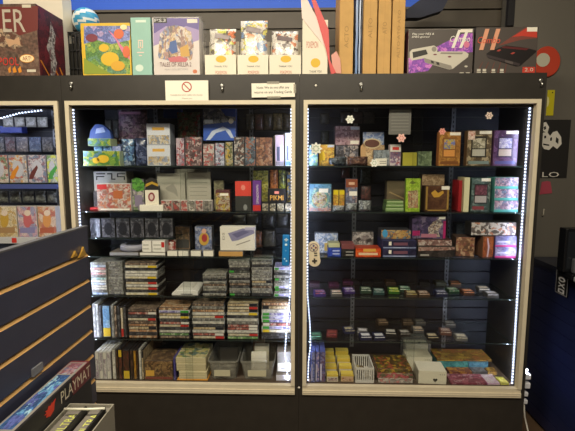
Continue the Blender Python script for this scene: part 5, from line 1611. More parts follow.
for i, (sd, lb, x0, x1, pal, pic) in enumerate(fr_):
    b = carton('starter_deck', lb, 'card deck', x0, x1, 132 if i == 0 else 130.5, S1, .13 - .005 * i, .045, art(pal, 30, .3), mat('side_' + sd, sd, .5), yb=166, group='large card decks on the first cards shelf')
    rect(b, 'printed_frame', mat('frame_' + sd, ('8a5a2c', '2c2620', '3a2a4c')[i], .4), .16, .80, .24, .84, 1)
    rect(b, 'printed_picture', art(pic, 50, .35), .22, .74, .50, .78, 2); rect(b, 'printed_text_box', mat('box_' + sd, ('d8944c', 'b8b4a4', 'c8b8b0')[i], .4), .22, .74, .28, .47, 2)
    rect(b, 'printed_banner', mat('banner_' + sd, ('7a4a24', '7a8a84', '5a5a94')[i], .4), .08, .92, .05, .14, 1)
    L(b, .48, .98, .90, .985)
    if i == 1: rect(b, 'rosette', art('d8b8a8 c87a6a e8d8c8', 60, .4), .02, .3, .74, .98, 3)
b = CA('red_slip', 'thin red box squeezed between the dark and purple slab decks', 'box', 491.8, 493.2, 132, S1, .16, .03, 'b03038 8a2028', '8a2028', yb=166)
# glass reflection built as a grey sheet, flower stickers
def on_glass(px, py, Y=None):
    return at(px, py, GY - .0006 if Y is None else Y)


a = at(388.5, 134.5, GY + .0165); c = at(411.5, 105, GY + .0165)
n = empty('glass_reflection', ((a.x + c.x) / 2, GY + .0155, a.z)); n['_w'], n['_d'], n['_h'] = c.x - a.x, 0., c.z - a.z
tag(n, 'grey reflection with faint lines built as a sheet, high on the cards cabinet glass', 'paper')
bm = bmesh.new(); bx(bm, -n['_w'] / 2, n['_w'] / 2, 0, .0008, 0, n['_h']); obj('paper', bm, mat('reflection_dull_grey', '6f6d68', .7), n)
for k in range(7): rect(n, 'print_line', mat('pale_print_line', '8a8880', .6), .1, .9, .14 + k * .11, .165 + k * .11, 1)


def sticker(px, py, r, petals, m, lb, mc=None):
    p = on_glass(px, py); k = at(px + r, py, GY).x - p.x
    o = empty('hanging_sticker', (p.x, GY - .0003, p.z)); tag(o, lb, 'sticker')
    n_ = petals * 8
    bm = bmesh.new()
    prism(bm, [(k * (.86 + .16 * cos(petals * 2 * pi * q / n_)) * cos(2 * pi * q / n_), k * (.86 + .16 * cos(petals * 2 * pi * q / n_)) * sin(2 * pi * q / n_)) for q in range(n_)], -.0008, 0)
    obj('petals', bm, m, o)
    bm = bmesh.new()
    for j in range(petals):
        t = 2 * pi * j / petals
        cx_, cz_ = .42 * k * cos(t), .42 * k * sin(t)
        prism(bm, [(cx_ + .15 * k * cos(2 * pi * q / 8), cz_ + .15 * k * sin(2 * pi * q / 8)) for q in range(8)], -.0013, -.0009)
    obj('petal_marks', bm, mc or mat('sage_mark', 'a8b8a4', .5), o)
    return o


WS = mat('white_sticker', 'e4e6dc', .5)
sticker(316, 148.6, 6.2, 8, WS, 'large white flower sticker on the glass by the cabinet frame')
sticker(350, 119.4, 4.4, 6, WS, 'small white flower sticker above the pinkish card box')
sticker(374.2, 163, 4.2, 6, WS, 'white flower sticker low on the glass over the white card')
sticker(401.3, 138, 4.6, 6, mat('pink_sticker', 'e0b4a8', .5), 'pink hexagonal flower sticker under the grey sheet', mat('pink_mark', 'c87a70', .5))
sticker(442.3, 131.5, 3.5, 6, mat('coral_sticker', 'd8988c', .5), 'coral round flower sticker above the orange card deck', mat('coral_mark', 'b8584c', .5))
sticker(489.2, 115.6, 3.8, 6, mat('cream_sticker', 'dccabc', .5), 'cream flower sticker high above the purple and dark decks', mat('brown_mark', '8a6a5c', .5))

# ---- second shelf
b = CA('round_art_box', 'blue box with a big round picture and white label', 'box', 309, 331.5, 184, S2, .13, .06, '5a8a94 7aa4a8 4a6a84 c8b8a0', '4a6a74', s=30, yb=212)
poval(b, 'printed_ring', art('6a9a94 3f6a74 a8c8b0', 50, .4), 319.5, 199, 9.6, 10.4, 1, 28); poval(b, 'printed_picture', art('b8c070 c8c4b8 5a4440 c8884c a8a8a0', 60, .35), 319.5, 199.4, 7.6, 8, 2, 28)
rect(b, 'header', art('5a8aa4 7aa8c0 3f6a84', 40, .3), .02, .98, .84, .99, 1); prect(b, 'price_label', PAPER, 319, 328, 188.6, 192.6, 3); rect(b, 'red_base', art('b86a5c d8b0a0 8a8a94', 50, .3), .02, .98, .01, .13, 3)
for k, (x0, x1, lb) in enumerate(((333, 338.6, 'yellow figure pack next to the round-picture box'), (339, 344.6, 'yellow figure pack next to the brown-topped pack'))):
    b = CA('booster_pack', lb, 'pack', x0, x1, 190, S2, .14, .02, 'c8a03c d8b84c b8743c 8a6a34', '8a7a3c', s=60, yb=212)
    rect(b, 'header', mat('bright_yellow', 'd8c01c', .4), .04, .96, .78, .98, 1)
b = CA('booster_pack', 'brown-topped blue pack with white label on the second cards shelf', 'pack', 345.5, 357.5, 179, S2, .14, .03, '5a6a84 a8887c 8a94a8 4a4a5a', '4a4a54', yb=212)
rect(b, 'header', mat('rust_header', '8a4a30', .4), .01, .99, .74, .99, 1); rect(b, 'printed_mark', mat('peach_mark', 'd8b090', .5), .25, .75, .82, .9, 2); L(b, .3, .97, .48, .62)
for i, (x0, x1, yt) in enumerate(((332.5, 345, 206), (346, 358, 203.5), (359, 372, 201))):
    o = pack('clear_bag', ('clear crinkled bag before the yellow figure packs', 'clear crinkled bag before the brown-topped pack', 'clear crinkled bag of grey discs beside the brown-topped pack')[i], 'bag', x0, x1, yt, S2, .113, .05, art('6a6e70 9aa0a0 4a4c4e b8bcbc', 60, .15), group='clear crinkled bags on the second cards shelf')
    o.location.y = .113 + .026 - .0
for i, (x0, x1, y0, y1, pal, lb) in enumerate(((341, 350, 168, 178, '5a2c2c 3a2424', 'dim red hanging pack above the brown-topped pack'), (360, 371, 168, 184, '3f443c 565c50 2c302a', 'dim green hanging pack over the dark red one'), (361, 371, 186, 200, '4a3a38 7a4a44 35302e', 'dark red hanging pack over the clear crinkled bag'))):
    pack('hanging_card_pack', lb, 'card pack', x0, x1, y0, None, HG if i < 2 else .3, .012, art(pal, 60, .35), yb=y1, group='packs hung over the second cards shelf')
b = carton('tan_board_box', 'dull tan box with a slanting stick before it', 'box', 386.5, 405, 181, S2, .25, .06, mat('dull_tan', '6a5c44', .6, var=.1, scale=30), mat('dull_tan_side', '54483a', .6), yb=212)
ppoly(b, 'slanting_stick', mat('stick_wood', 'a08a60', .5), [(389, 192.5), (390, 191.5), (405, 198.5), (404.4, 199.8)], 2)
zz = S2
for k in range(3):
    b = carton('green_tin', ('lowest', 'middle', 'topmost')[k] + ' flat green tin of the three before the tan box', 'tin', 385.5 + k * .5, 404 - k * .3, 207.6 - 3.4 * k, zz, .13, .09, mat('sage_tin', '7a9a5c', .35), mat('sage_tin_side', '5a7444', .35), yb=212, group='flat green tins on the second cards shelf')
    rect(b, 'lid_line', mat('pale_green_line', 'b8c89a', .4), .02, .98, .55, .80, 1)
    zz = b.location.z + b['_h'] + .0006
b = CA('blister_pack', 'lime green blister pack with a cream middle', 'pack', 405.5, 420.5, 178.5, S2, .12, .025, 'a8c83c 8ab02c c0d85a', '6a8a2c', yb=212)
ppoly(b, 'printed_picture', art('d8c8a0 b87a5c 8a6a4c c8b48c', 60, .35), [(408, 191), (418, 190), (418.4, 208), (408, 208)], 1); ppoly(b, 'hang_header', mat('olive_ink2', '6a7a2c', .5), [(409, 183), (412.6, 180.4), (416.4, 183), (412.6, 184.4)], 1)
b = CA('tan_box', 'tan printed box standing behind the brown and gold box', 'box', 421.5, 444, 174.5, S2, .22, .06, 'a88a6c c8ac8c 8a6c50', '7a6048', yb=212)
b = CA('gold_box', 'brown and gold patterned box with white label', 'box', 425, 449.5, 186, S2, .13, .07, '5a3c2c 4a3024 6a4a34', '4a3424', s=25, yb=212)
rect(b, 'gold_border', mat('dull_gold', 'a08040', .4), .03, .97, .03, .08, 1); rect(b, 'gold_border', mat('dull_gold', 'a08040', .4), .03, .10, .03, .97, 1); rect(b, 'gold_border', mat('dull_gold', 'a08040', .4), .90, .97, .03, .97, 1)
ppoly(b, 'gold_emblem', mat('bright_gold', 'c89a3c', .4), [(431, 193), (435, 190), (438, 193), (443, 190.5), (444, 193), (439, 197), (434, 197.5)], 1); L(b, .66, .99, .86, .99)
b = carton('red_case', 'slim red box next to the slanting cream wedge box', 'box', 458.4, 463, 180.5, S2, .15, .1, mat('deep_red_card', '9a2028', .4), mat('deep_red_card', '9a2028', .4), yb=212)
b = carton('wedge_box', 'tall cream wedge box between the red box and the dark deck', 'box', 464, 469.8, 177.5, S2, .12, .11, mat('cream_wedge', 'ddd8b0', .5), mat('cream_wedge_side', 'b8b08a', .5), yb=212, rz=radians(-1.5))
b = CA('starter_deck', 'dark teal card deck with wine picture on second cards shelf', 'card deck', 471, 490.5, 178, S2, .14, .04, '3a4c4a 5a706c 2a3634 8a9a94', '3a5a54', yb=212)
rect(b, 'printed_frame', mat('frame_dark', '2a2024', .4), .16, .84, .24, .82, 1); rect(b, 'printed_picture', art('6a3a44 8a5a64 4a2a34', 50, .35), .2, .8, .5, .78, 2); rect(b, 'printed_text_box', mat('pale_text_box', 'b0a8a4', .4), .2, .8, .27, .47, 2); L(b, .5, .98, .90, .99)
rect(b, 'red_line', mat('wine_ink', '8a3a40', .5), .1, .7, .06, .16, 1)
zz = S2
for k in range(3):
    b = CA('booster_box', ('lowest', 'middle', 'topmost')[k] + ' teal-edged booster box of the three stacked at the shelf end', 'booster box', 494, 518.5 - k * .3, 200.6 - 11.6 * k, zz, .125, .10, '8a6a84 5a7a94 b894a0 4a4a64 c8b0b4', '4a8a84', yb=212, group='stacked teal-edged booster boxes', s=50)
    rect(b, 'teal_edge', mat('teal_edge', '4aa49a', .4), .01, .99, .02, .22, 1)
    zz = b.location.z + b['_h'] + .0008

# ---- third shelf
b = CA('figure_pack', 'pale blue and white toy pack behind the navy-blue box', 'figure box', 314.5, 338, 233, S3, .22, .05, '6a84a8 c8ccd0 8a9ab8 d8d8d4 4a5a6a', '4a4a54', yb=257)
rect(b, 'gold_figure', mat('old_gold', 'b89a4c', .5), .42, .60, .1, .5, 1)
b = CA('blue_tin', 'small navy-blue box with white marks before the toy pack', 'box', 328, 341, 248, S3, .125, .08, '2f459a 3f58b0 24367c', '24367c', yb=257)
for v in (.25, .6): rect(b, 'print_line', mat('pale_print', 'b8c0dc', .5), .35, .9, v, v + .14, 1)
zz = b.location.z + b['_h'] + .0006
carton('cream_tin', 'cream green-tinted box lying on the small navy-blue box', 'box', 328.4, 340, 243, zz, .13, .07, mat('cream_green', 'b8b88a', .5), mat('cream_green_side', '94946c', .5), yb=248)
b = CA('black_tin', 'black box with white print under the dull red slab', 'box', 341.8, 354.8, 249.5, S3, .12, .08, '24211f 3a3634 1c1a18', '1c1a18', yb=257)
for v in (.2, .6): rect(b, 'print_line', mat('pale_print2', 'b0aca4', .5), .3, .9, v, v + .12, 1)
zz = b.location.z + b['_h'] + .0006
carton('red_slab', 'dull red slab lying on the black printed box', 'box', 341.5, 354.8, 244, zz, .12, .09, mat('dull_red', '7a4444', .45), mat('dull_red', '7a4444', .45), yb=248)
b = CA('skull_pack', 'pale grey printed pack behind the orange-red box', 'pack', 352, 373.5, 232, S3, .23, .04, 'a8a4a0 6a6464 c8c4bc 3a3636 8a8480', '4a4646', yb=257)
ppoly(b, 'dark_eye', mat('dark_print', '3a3636', .4), [(366, 240), (371, 238), (372, 241), (367, 243)], 1); ppoly(b, 'dark_eye', mat('dark_print', '3a3636', .4), [(356, 239), (360, 237), (361, 240), (357, 242)], 1)
b = CA('orange_box', 'flat orange-red box in front of the pale grey pack', 'box', 355.5, 381, 248.5, S3, .118, .10, 'd84a24 e06a30 c83a1c', 'a83a1c', s=25, yb=257)
rect(b, 'cream_script', mat('cream_script', 'e8c8a0', .5), .12, .88, .22, .5, 1); rect(b, 'amber_top', mat('amber_ink', 'e0a84a', .5), .3, .8, .62, .96, 1)
zz = S3
for k in range(2):
    b = CA('board_game', ('lower', 'upper')[k] + ' long navy box with white trim on the third cards shelf', 'box', 382.5, 416.5, 249 - 8.4 * k, zz, .12, .16, '2c2c4c 3a3450 24243c', '2c3058', s=25, yb=257, group='stacked long navy boxes')
    rect(b, 'white_trim', mat('pale_blue_trim', '8a94b8', .4), .02, .98, .04, .20, 1); rect(b, 'printed_name', mat('dull_wine_print', '7a5060', .4), .32, .74, .4, .75, 1); rect(b, 'white_mark', PAPER, .18, .26, .4, .85, 1); rect(b, 'white_strip', mat('pale_print', 'b8c0dc', .5), .32, .68, .08, .16, 2)
    zz = b.location.z + b['_h'] + .0008
b = CA('art_tray', 'low box with blue and orange art on the long navy boxes', 'box', 381, 411, 230, zz, .16, .10, '4a7a9a c89a4c a86a44 3a4a5a d8b87a', '3a3a40', yb=241)
poval(b, 'blue_figure', mat('bright_sky', '4a9ac8', .4), 385, 233.5, 2.8, 4, 1)
b = CA('drawer_box', 'black and brown pattern-topped box under the magenta-edged box', 'box', 418, 455, 246.5, S3, .125, .14, '3c3634 4a4240 2e2a28', '3a3430', s=15, yb=257)
ppoly(b, 'printed_band', art('8a5a4c c8b0a0 5a3c38 a8847c', 60, .35), [(418.4, 251), (418.4, 247), (454.6, 247), (454.6, 250)], 1)
rect(b, 'printed_logo', mat('pale_print2', 'b0aca4', .5), .06, .3, .12, .26, 1)
zz = b.location.z + b['_h'] + .0006
b2 = CA('patterned_tray', 'long brown and white patterned carton on the black drawer box', 'box', 417.5, 452, 240, zz, .14, .11, '7a4a44 c8b4a8 5a3834 a87a70 e0d4cc', '4a3430', yb=247, s=50)
zz = b2.location.z + b2['_h'] + .0006
b = CA('magenta_box', 'purple art box with a magenta edge standing on the patterned carton', 'box', 411.8, 446, 216.5, zz, .17, .06, '3a3454 5a4a70 2a2440 8a7a94', '3a2a44', yb=240, s=26)
ppoly(b, 'printed_figure', art('c8b4a0 8a6a5c d8d0c8 4a4450', 70, .3), [(429, 236), (428, 228), (433, 222), (440, 218), (443, 224), (438, 231), (440, 237)], 1); rect(b, 'magenta_edge', mat('magenta_ink', 'b02a6a', .4), .92, .995, .02, .8, 2)
rect(b, 'magenta_script', mat('pink_script', 'b8788c', .4), .28, .74, .06, .22, 2); rect(b, 'magenta_corner', mat('magenta_ink', 'b02a6a', .4), .02, .24, .14, .36, 1); L(b, .78, .97, .88, .99)
b = CA('copper_carton', 'orange-fronted copper art carton slanting on the third cards shelf', 'box', 481.5, 493, 236.6, S3, .125, .12, '9a5430 b86a3c 7a4024', '6a4a34', s=25, yb=257, rz=radians(5))
ppoly(b, 'pale_streak', mat('pale_streak', 'c8b0b8', .4), [(486, 238), (487.4, 238), (488.6, 247), (487, 257), (485.6, 257), (487, 247)], 1)
b = CA('copper_art_box', 'brown art box with figures beside the orange-fronted carton', 'box', 457, 475.5, 237.2, S3, .15, .11, '6a4a38 a8805c 4a3428 c8a888 8a4a44', '4a3a30', yb=257, rz=radians(-6))
b = CA('dark_box', 'dark grey box standing behind the brown art box', 'box', 456, 466, 224, S3, .28, .06, '4a5058 363c44', '2e3238', yb=257)
zz = S3
for k in range(2):
    b = CA('booster_box', ('lower', 'upper')[k] + ' lilac booster box with a pink edge near the light strip', 'booster box', 494.8, 516.6 - k * .2, 247.2 - 11.2 * k, zz, .12, .09, '7a7ab0 9a94c0 5a5a90 b0a8cc', '5a4a80', s=25, yb=257, group='stacked lilac booster boxes')
    rect(b, 'pink_edge', mat('hot_pink', 'd83a8a', .4), .01, .99, .02, .16, 1); rect(b, 'white_script', mat('pale_lilac', 'd0cce4', .4), .1, .7, .4, .55, 1)
    zz = b.location.z + b['_h'] + .0008
b = CA('blotched_box', 'black, white and orange blotched box lying on the lilac booster boxes', 'booster box', 471, 516.4, 222.5, zz, .128, .09, '24221f d8d4cc 1c1a1a c87a4c e0dcd4 4a4a4a', '2a2826', yb=236, s=30)

# ---- fourth and fifth shelves: loose handheld game cartridges
def cartridge(cx, cy, z, kind, label, w=.060, d=.062, t=.024, Yf=None, n='game_cartridge', group=None):
    """placed so that its top lies on pixel (cx, cy); stands on the glass with its label up"""
    p = at(cx, cy, .2)
    dr = ray(cx, cy)
    s = (z + t - CAM.z) / dr.z
    q = CAM + dr * s
    body, top = kind
    k = ('cart', body, top, round(t, 3))
    if k not in _CM:
        bm = bmesh.new()
        prism(bm, [(-w / 2, -d / 2), (w / 2, -d / 2), (w / 2, d / 2 - .008), (w / 2 - .006, d / 2), (-w / 2, d / 2)], 0, t)
        for v in bm.verts: v.co = Vector((v.co.x, v.co.z, v.co.y))
        bevel(bm, .0012)
        for f in bm.faces: f.material_index = 0
        bx(bm, -w * .38, w * .38, -d * .30, d * .22, t, t + .0006, 1)
        bx(bm, -w * .45, w * .45, -d / 2 - .0006, -d / 2, t * .70, t * .88, 1)
        for q_ in (-.4, .4): bx(bm, w * q_ - .002, w * q_ + .002, d * .26, d * .42, t, t + .0006, 0)
        _CM[k] = me_of(bm, 'game_cartridge', [mat('shell_' + body, body, .4), art(top, 70, .35)])
    o = bpy.data.objects.new(n, _CM[k]); COL.objects.link(o)
    o.location = (q.x, min(max(q.y, .145), .37), z + .0004); o.rotation_euler = (0, 0, radians(random.uniform(-7, 7)))
    tag(o, label, 'game cartridge', group)
    return o


MA, PU, GY_, BKc, GN, NV, TNc = '3c1a2c', '34245a', '4c4c4c', '1c1c1e', '20382a', '1c2240', '4a3a2c'
G4 = 'cartridges on the fourth cards shelf'
lst = [(314.5, 282, (MA, '5a3448 3a2434'), 'maroon cartridge by itself at the frame end'), (319.5, 291, (PU, 'c86a3c 5a3a8a b8a8c8'), 'purple cartridge with orange label near the frame end'),
       (333.5, 283, (MA, '6a3a5c 4a2a44'), 'maroon cartridge behind the orange and white one'), (336.5, 292.5, (GY_, 'd8d0c4 c8744c e0dcd4'), 'grey cartridge with white and orange label'),
       (347.5, 279.5, ('4a1c34', '8a4a6c 5a2c48'), 'bright maroon cartridge standing back from the rest'), (348.5, 288.5, (PU, 'd8d0e8 7a4ab0 c8c4d4'), 'purple cartridge with white label'),
       (350, 270.5, (BKc, '3a3a3a 2c2c2c'), 'black cartridge at the back, above bright maroon one'), (363, 274, (BKc, '3a3c3c 262828'), 'black cartridge at the back, middle of three black'), (373.5, 275, (BKc, '444644 303230'), 'black cartridge at the back beside the brown one'),
       (388, 277.5, (TNc, '6a5444 8a7058'), 'brown cartridge at the back of the fourth shelf'),
       (365.5, 288, (GN, 'd0d4c8 4a6a54 b8c4b4'), 'green cartridge with white label'), (378.5, 289.5, ('1f3c3c', 'c4ccc8 4a8078'), 'teal cartridge beside the lime one'), (393.5, 288.5, ('2c5a1c', '9ac83c d8d84a e8e8c0'), 'lime green cartridge, brightest on its shelf'),
       (404.5, 287, (GN, 'd8dcd4 5a9a7a'), 'pale-topped green cartridge next to the lime one'), (411.5, 292.5, (TNc, 'd8c890 b8a44c e0d8b8'), 'tan cartridge with yellow-white label'), (424.5, 293.5, (TNc, 'd0b8a8 b08a70 e0d4c8'), 'tan cartridge with pinkish white label'),
       (424, 281, (BKc, '34363a 24262a'), 'black cartridge behind the pinkish-white one'), (439.5, 281, ('3c4038', '5a5c4c 7a7c68'), 'olive cartridge at the back beside black one'), (454.5, 281.5, (TNc, 'a86a44 c88a5c'), 'orange cartridge at the back of the fourth shelf'),
       (440.5, 291, (NV, 'd8d8e0 3a4070 b8bcd0'), 'navy cartridge with a white stripe'), (452, 288.5, (GN, 'd0d8cc 3f8a5a'), 'emerald cartridge with white top'), (467, 290, ('4a3020', 'd86a34 e0a070 d8d0c4'), 'brown cartridge with bright orange label'),
       (482.5, 287, (GY_, 'e0d8cc d0c4b4'), 'grey cartridge with cream label behind the last one'), (491, 292.5, (GY_, 'e4e0e4 c8c8d0 b0b0bc'), 'pale grey cartridge at the very end of the fourth shelf')]
for x, y, k, lb in lst:
    cartridge(x, y, S4, k, lb, group=G4)
G5 = 'cartridges on the fifth cards shelf'
lst5 = [(316, 333.5, (GN, '6a9a7a 4a7a5c'), 'green cartridge by the light strip, fifth shelf'), (332, 331.5, ('5a2020', 'a85a50 6a2c2c'), 'red cartridge on the fifth shelf'), (348.5, 328, (NV, 'd0c8a8 2c3458 b8a87a'), 'navy cartridge with beige label, fifth shelf'),
        (362.5, 329.5, (GY_, 'e0dcdc c8c4c8'), 'white-labelled cartridge behind another white one, fifth shelf'), (366, 336.5, (NV, 'd8d8e4 e4e4e8'), 'navy-edged white cartridge at the front of the fifth shelf'), (379, 335.5, (NV, 'e0e0e4 c8ccd8'), 'second navy-edged white cartridge, beside the first'),
        (390.5, 330.5, (BKc, 'd8d4cc b0aca4'), 'black cartridge with white top, fifth shelf'), (404, 331, (BKc, 'd4d0c8 8a8680'), 'black cartridge with grey-white top, fifth shelf'), (417.5, 327.5, (GY_, 'd8c8b4 b09a84'), 'pale tan-labelled cartridge, fifth shelf'),
        (431.5, 334.5, (BKc, 'd8ccb0 b8a888'), 'cartridge with beige label near the shelf front'), (445, 329.5, ('5a3c34', 'd0c4bc 8a6458'), 'brown cartridge with white top, fifth shelf'), (449.5, 322, (GY_, 'b0aca8 8a8884'), 'grey cartridge at the back of the fifth shelf'),
        (460.5, 335, ('6a6a68', 'e0dccc c8c0b0'), 'last white-topped cartridge on the fifth shelf'), (381, 318, (TNc, 'b09478 8a7058'), 'tan cartridge far back, above the white-topped black ones'), (405.5, 317.5, (TNc, '8a7460 a08c74'), 'dull tan cartridge far back beside another'), (417.5, 318, (GY_, '8a8478 a09c90'), 'grey cartridge far back beside the dull tan one')]
for x, y, k, lb in lst5:
    cartridge(x, y, S5, k, lb, group=G5)

# ---- the deck
DF = .058
for k, (x0, x1, yt, pal, lb) in enumerate(((311, 315, 352, '5a6ab0 8a94d0 3a4484 b8bce0', 'first violet-blue upright pack beside the light strip'), (315.4, 319.4, 352, '4a5aa4 7a7ac0 c8b0c0 34407c', 'second violet-blue upright pack beside the light strip'),
                                          (319.6, 325.4, 352, '4a5494 8a84a8 6a4a5c 2c3464', 'third violet-blue upright pack, touching yellow deck boxes'))):
    b = CA('card_bundle', lb, 'card pack', x0, x1, yt, DK, DF + .004 * k, .15, pal, '4a5490', s=55, yb=383, group='violet-blue packs on the cards deck')
    rect(b, 'pale_strip', mat('pale_lilac', 'd0cce4', .4), .1, .35, .05, .6, 1)
YC = mat('butter_yellow', 'd8bc4c', .45); YCS = mat('butter_yellow_top', 'e0c85a', .45)
ordw = ('front', 'second', 'third', 'rear')
for col_, (x0, x1, nrow) in enumerate(((326.8, 338.4, 4), (341, 354, 4))):
    for k in range(nrow):
        dd = .044
        Yk = DF + .008 + k * .060 + col_ * .004
        zt_k = DK + .042 + .017 * k
        yt_k = 320.0
        while at(333, yt_k, Yk).z > zt_k: yt_k += .1
        b = carton('deck_box', '%s yellow-topped card box in the row %s' % (ordw[k], 'beside the violet-blue packs' if col_ == 0 else 'beside the white basket'), 'card box', x0, x1, yt_k, DK, Yk, dd, mat('yellow_box_front', 'd4ccb4', .5) if col_ == 0 or k else mat('orange_yellow_front', 'd0b088', .5), mat('yellow_box_side', 'a8985c', .5), YCS, yb=383, group='yellow-topped card boxes on the deck')
        b.location.x = (at(x0, 378, DF).x + at(x1, 378, DF).x) / 2 - k * .004
        rect(b, 'front_print', art('8a7a8a c8a090 5a4a54 d8c8b8' if col_ == 0 else 'c88a4c d8b89a 8a5a3c', 70, .35), .08, .92, .12, .55, 1); rect(b, 'yellow_band', YC, .01, .99, .72, .99, 1)
# white plastic basket
a = at(355.5, 378, DF); c = at(374, 378, DF)
bw = (c.x - a.x) / 2; bh = .085; bd = .17
r_ = empty('plastic_basket', ((a.x + c.x) / 2, DF + bd / 2, DK + .0006)); tag(r_, 'white slotted plastic basket of small things on the cards deck', 'basket')
bm = bmesh.new()
WBk = mat('basket_white', 'd4d0c8', .45)
bx(bm, -bw, bw, -bd / 2, bd / 2, 0, .004)
for s_ in (-1, 1):
    y = s_ * (bd / 2 - .003)
    bx(bm, -bw, bw, y - .003, y + .003, bh - .010, bh); bx(bm, -bw, bw, y - .003, y + .003, .004, .012)
    for q in range(9):
        x = -bw + .003 + (2 * bw - .006) * q / 8
        bx(bm, x - .003, x + .003, y - .0025, y + .0025, .012, bh - .010)
    x = s_ * (bw - .003)
    bx(bm, x - .003, x + .003, -bd / 2 + .006, bd / 2 - .006, bh - .010, bh); bx(bm, x - .003, x + .003, -bd / 2 + .006, bd / 2 - .006, .004, .012)
    for q in range(12):
        yy = -bd / 2 + .012 + (bd - .024) * q / 11
        bx(bm, x - .0025, x + .0025, yy - .003, yy + .003, .012, bh - .010)
obj('basket_slats', bm, WBk, r_)
for q, (dx, dy, cc) in enumerate(((-.02, -.045, '5a5448'), (.018, -.04, 'b8a47a'), (-.018, .0, '3a3834'), (.022, .01, '8a8478'), (.0, .05, '6a5a44'), (-.022, .055, 'a89a6a'))):
    bm = bmesh.new(); bmesh.ops.create_icosphere(bm, subdivisions=2, radius=.0165)
    for v in bm.verts: v.co.z *= .9
    for f in bm.faces: f.smooth = True
    o = obj('trinket', bm, mat('trinket_' + cc, cc, .4), None, (r_.location.x + dx, r_.location.y + dy, DK + .0052 + .0149)); tag(o, 'small rounded trinket lying inside the white slotted basket', 'trinket', 'trinkets in the white slotted basket')
# colourful packs beside the basket
zz = DK
for k, (x0, x1, yt, Y, d, pal, lb) in enumerate(((378, 413, 379, .062, .20, 'd8d0c4 a8a49a c86a6a 8a8a84', 'lowest flat pack of the bright pile, greyish with pink'), (377, 413, 374, .07, .19, 'a83c4c 8a6a2c c85a6a 3a5a3c b8a890', 'pink and green flat pack in the middle of the bright pile'), (377.5, 412, 369, .08, .17, '4a4424 c8a03c 3a2c24 a84a3c 6a7030 2c2620', 'yellow and brown flat pack on top of the bright pile'))):
    b = CA('candy_pack', lb, 'pack', x0, x1, yt, zz, Y, d, pal, '6a5a44', s=36, yb=383, group='bright flat packs beside the basket')
    b.data.materials.clear()
    for m_ in (mat('side_6a5a44', '6a5a44', .5), art(pal, 36, .3), mat('side_6a5a44', '6a5a44', .5), art(pal, 30, .3)): b.data.materials.append(m_)
    for f in b.data.polygons:
        f.material_index = 3 if f.normal.z > .8 else 1 if f.normal.y < -.8 else 0
    zz = b.location.z + b['_h'] + .0006
pack('candy_bag', 'dark yellow-flecked bag leaning behind the bright pile', 'bag', 378, 402, 361.5, DK, .29, .03, art('5a4a2c b89a3c 3a2c24 c8b84a', 40, .3), yb=375)
# clear tall box with a white inner, two white heart boxes
a = at(404, 356, .30); c = at(430.5, 356, .30)
hh = at(417, 340, .30).z - DK
r_ = empty('clear_case', ((a.x + c.x) / 2, .345, DK + .0006)); tag(r_, 'tall clear case with a white card inside, behind the heart boxes', 'case')
w_ = (c.x - a.x) / 2
bm = bmesh.new(); bx(bm, -w_, w_, -.045, .045, 0, hh); obj('clear_shell', bm, clear('case_shell', (.93, .93, .93), .06, .16, 'c8c8c4', .08), r_)
bm = bmesh.new(); bx(bm, -w_ * .85, w_ * .85, -.030, .035, .004, hh * .78); obj('white_inner', bm, mat('cream_inner', 'cfcab4', .5), r_)
bm = bmesh.new(); prism(bm, [(w_ * .1 + .006 * cos(2 * pi * q / 12), hh * .88 + .006 * sin(2 * pi * q / 12)) for q in range(12)], -.0462, -.0455); obj('round_mark', bm, INK, r_)


def heart(o, u, v, s):
    pts = []
    for q in range(24):
        t = 2 * pi * q / 24
        pts.append((u + s * .062 * 16 * sin(t) ** 3 / o['_w'] * .01, v + s * .062 * (13 * cos(t) - 5 * cos(2 * t) - 2 * cos(3 * t) - cos(4 * t)) / o['_h'] * .01))
    ar = sum(p[0] * q[1] - q[0] * p[1] for p, q in zip(pts, pts[1:] + pts[:1]))
    return patch(o, 'heart_mark', INK, pts if ar > 0 else pts[::-1], 2)


HBX = mat('heart_box_white', 'e2dcc6', .5)
b = carton('heart_box', 'white heart-marked box standing behind the nearest one', 'box', 406.5, 432, 357, DK, .20, .10, HBX, mat('heart_box_side', 'c8c0a8', .5), yb=375); heart(b, .5, .34, 1.0)
for x in (.72, .8, .88): rect(b, 'tiny_mark', INK, x, x + .04, .78, .81, 1)
b = carton('heart_box', 'white heart-marked box standing at the front of the cards deck', 'box', 419, 447, 371.5, DK, .057, .12, HBX, mat('heart_box_side', 'c8c0a8', .5), mat('heart_box_top', 'ebe6d4', .5), yb=388, rz=radians(-3)); heart(b, .6, .32, 1.2)
for x in (.76, .83, .9): rect(b, 'tiny_mark', INK, x, x + .035, .74, .78, 1)
# flat board on supports, teal packs and pink sheets
zz = DK
def flat(n, lb, x0, x1, y_near, Y, d, t, pal, z, side='6a5a44', rz=0.0, s=30):
    a = at(x0, y_near, Y); c = at(x1, y_near, Y)
    w = c.x - a.x
    sm = mat('side_' + side, side, .5)
    o = obj(n, box_me(w, d, t, [sm, art(pal, s, .3), sm, art(pal, s, .3)]), None, loc=((a.x + c.x) / 2, Y + d / 2, z + .0005), rot=(0, 0, rz))
    o['_w'], o['_d'], o['_h'] = w, d, t
    return tag(o, lb, 'flat pack')


